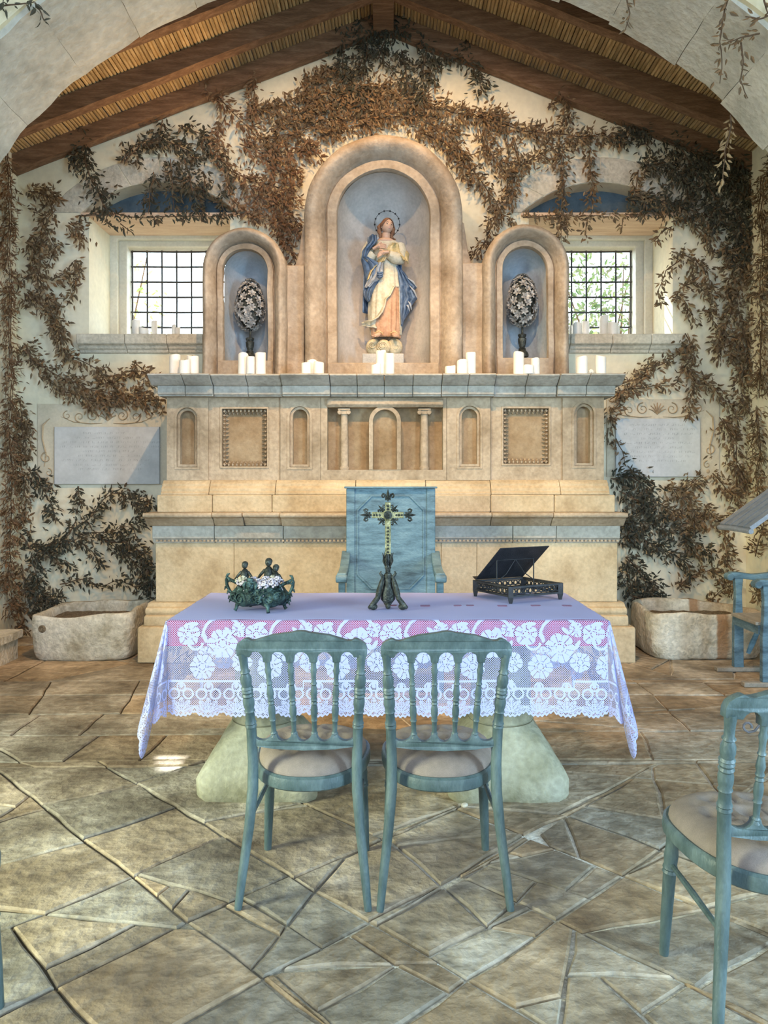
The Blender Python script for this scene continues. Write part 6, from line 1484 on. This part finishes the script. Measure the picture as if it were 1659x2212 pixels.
vine('vine sweeping along the wall between left window sill and left tablet', [
 (20,[(50,742),(70,782),(110,802),(150,822),(200,842),(250,852),(330,852)]),(14,[(140,762),(180,782),(220,802),(240,832)]),(11,[(240,832),(270,802),(310,802),(332,822)]),(14,[(120,842),(200,862),(280,862),(345,872)]),(6,[(288,782),(320,805)]),(8,[(330,850),(350,880),(352,900)])], 'leaf', seed=14, dens=1.0)
vine('bushy dark vine above the left stone trough', [
 (15,[(60,1012),(90,1052),(115,1092),(120,1132)]),(8,[(172,1048),(170,1082),(165,1112)]),(11,[(165,1122),(150,1152),(120,1182),(90,1202)]),(15,[(195,1116),(215,1092),(240,1067),(280,1060),(290,1092)]),(13,[(290,1092),(318,1072),(326,1102)]),
 (13,[(100,1182),(160,1167),(200,1152),(245,1147),(290,1132),(326,1122)]),(9,[(170,1142),(190,1122),(200,1102)]),(10,[(170,1167),(200,1192),(220,1222)]),(17,[(230,1172),(270,1172),(300,1192),(328,1202)]),(15,[(250,1182),(290,1212),(318,1242),(326,1272)]),(9,[(100,1202),(140,1212),(165,1227)]),
 (9,[(130,1262),(180,1252),(220,1267),(260,1252),(300,1272)]),(15,[(70,1202),(80,1252),(70,1292),(110,1302),(140,1292)]),(18,[(45,1152),(62,1182),(92,1192)]),(11,[(300,1202),(322,1232),(326,1282),(322,1312)]),(12,[(62,1332),(90,1292),(130,1287)])], 'leaf_dark', seed=15, dens=1.0, size=.048)
# dense curtain on the left side wall near the corner (plane x = -3.27) and its right counterpart
def sidemap(x):
    def f(px, py, o):
        xx = x - o if x > 0 else x + o; d = xx*F/(px-CX) if abs(px-CX) > 5 else 6.5; d = min(max(d, 5.05), 6.52); return Vector((xx, d, H-(py-HY)*d/F))
    return f
vine('curtain of russet vine covering the left side wall by the corner', [
 (16,[(14,330),(22,420),(16,520),(22,620)]),(16,[(22,620),(18,720),(24,820),(20,920)]),(16,[(20,920),(26,1020),(24,1120)]),(16,[(24,1120),(20,1220),(24,1330)]),(10,[(-30,400),(-30,700),(-30,1000),(-30,1300)])], 'leaf_red', seed=16, dens=1.5, mapf=sidemap(-3.29), nrm=(1,0,0), off=(.01,.12))
vine('dark vine hugging the left corner of the back wall', [
 (14,[(45,902),(56,962),(50,1002)]),(14,[(48,1020),(56,1080),(50,1140)]),(14,[(40,1302),(50,1340),(45,1372)]),(14,[(50,1220),(55,1300)]),(14,[(42,860),(50,920)])], 'leaf', seed=17, dens=1.1)
vine('brown vine curtain on the right side wall by the corner', [
 (16,[(1632,880),(1640,960),(1634,1042),(1640,1102)]),(14,[(1632,1202),(1640,1162),(1650,1122)]),(14,[(1636,1240),(1640,1300)]),(16,[(1640,620),(1644,700),(1640,860)]),(14,[(1700,600),(1700,900),(1690,1250)]),(16,[(1645,380),(1640,470),(1648,560),(1640,640)]),(14,[(1672,330),(1668,450),(1672,600)])], 'leaf', seed=18, dens=1.3, mapf=sidemap(3.19), nrm=(-1,0,0), off=(.01,.12))
# strands on the chancel arch
vine('leafy vine hanging from the front edge of the chancel arch, upper right', [
 (9,[(1572,0),(1562,40),(1556,90),(1560,130),(1555,180)]),(10,[(1640,72),(1600,82),(1570,92)]),(6,[(1600,92),(1605,132),(1600,172),(1615,212)]),(6,[(1659,32),(1640,42),(1610,36)]),(5,[(1650,0),(1659,30)])], 'leaf', d0=4.25, seed=19, size=.046, dens=.3, off=(.01,.07), parts=True)
vine('tan vine sprig dangling at the right end of the arch', [(9,[(1578,250),(1576,290),(1566,322),(1562,362),(1566,398)])], 'leaf_tan', d0=5.03, seed=20, size=.046, dens=.35, off=(-.05,.03), parts=True)
vine('thin vine sprig hanging from the arch, right of the apex', [(7,[(1352,-10),(1358,30),(1350,66)])], 'leaf', d0=4.25, seed=21, size=.044, dens=.32, parts=True)
vine('vine sprig hanging from the arch at the upper left corner', [(9,[(-10,12),(40,12),(75,4)]),(8,[(78,8),(90,32),(96,46)])], 'leaf_dark', d0=4.25, seed=22, size=.044, dens=.32, parts=True)

# ================================================================ garden behind the windows
tag(build('garden_ground', MB().box(-14,14,7.45,22,-.3,-.05), M['soil'], smooth=0), kind='structure')
def bush(label, c, r, n, matk, seed, size):
    rr = random.Random(seed); t = thing('garden_shrub', label, 'shrub', (c[0],c[1],-.05), 0, 'shrubs outside the windows'); pts = []
    for i in range(n):
        d = Vector((rr.gauss(0,1),rr.gauss(0,1),rr.gauss(0,1))).normalized(); k = rr.random()**.4
        p = Vector((c[0]+d.x*r[0]*k, c[1]+d.y*r[1]*k, c[2]+d.z*r[2]*k)); pts.append((p, d))
    vs, fs = leaf_batch(pts, size, rr); tag(build('foliage', MB().add(vs, fs), M[matk], t, recalc=False), kind='stuff')
    st = MB()
    for i in range(7): st.tube([(c[0]+rr.uniform(-.2,.2),c[1],-.06),(c[0]+rr.uniform(-.5,.5)*r[0],c[1]+rr.uniform(-.3,.3)*r[1],c[2]*.6),(c[0]+rr.uniform(-.8,.8)*r[0],c[1]+rr.uniform(-.5,.5)*r[1],c[2]+r[2]*.6)], [.03,.018,.006], 6)
    build('branches', st, M['bark'], t)
bush('sparse green shrub seen at the upper left through the left window', (-3.1,8.4,3.5), (.55,.4,.7), 220, 'garden', 5, .085)
bush('dense shrub filling the view through the right window', (2.3,8.5,3.35), (.95,.4,1.0), 1500, 'garden_dark', 6, .085)
bush('bright green low shrub outside the right window', (2.75,9.9,2.9), (1.0,.5,.75), 420, 'garden', 7, .11)
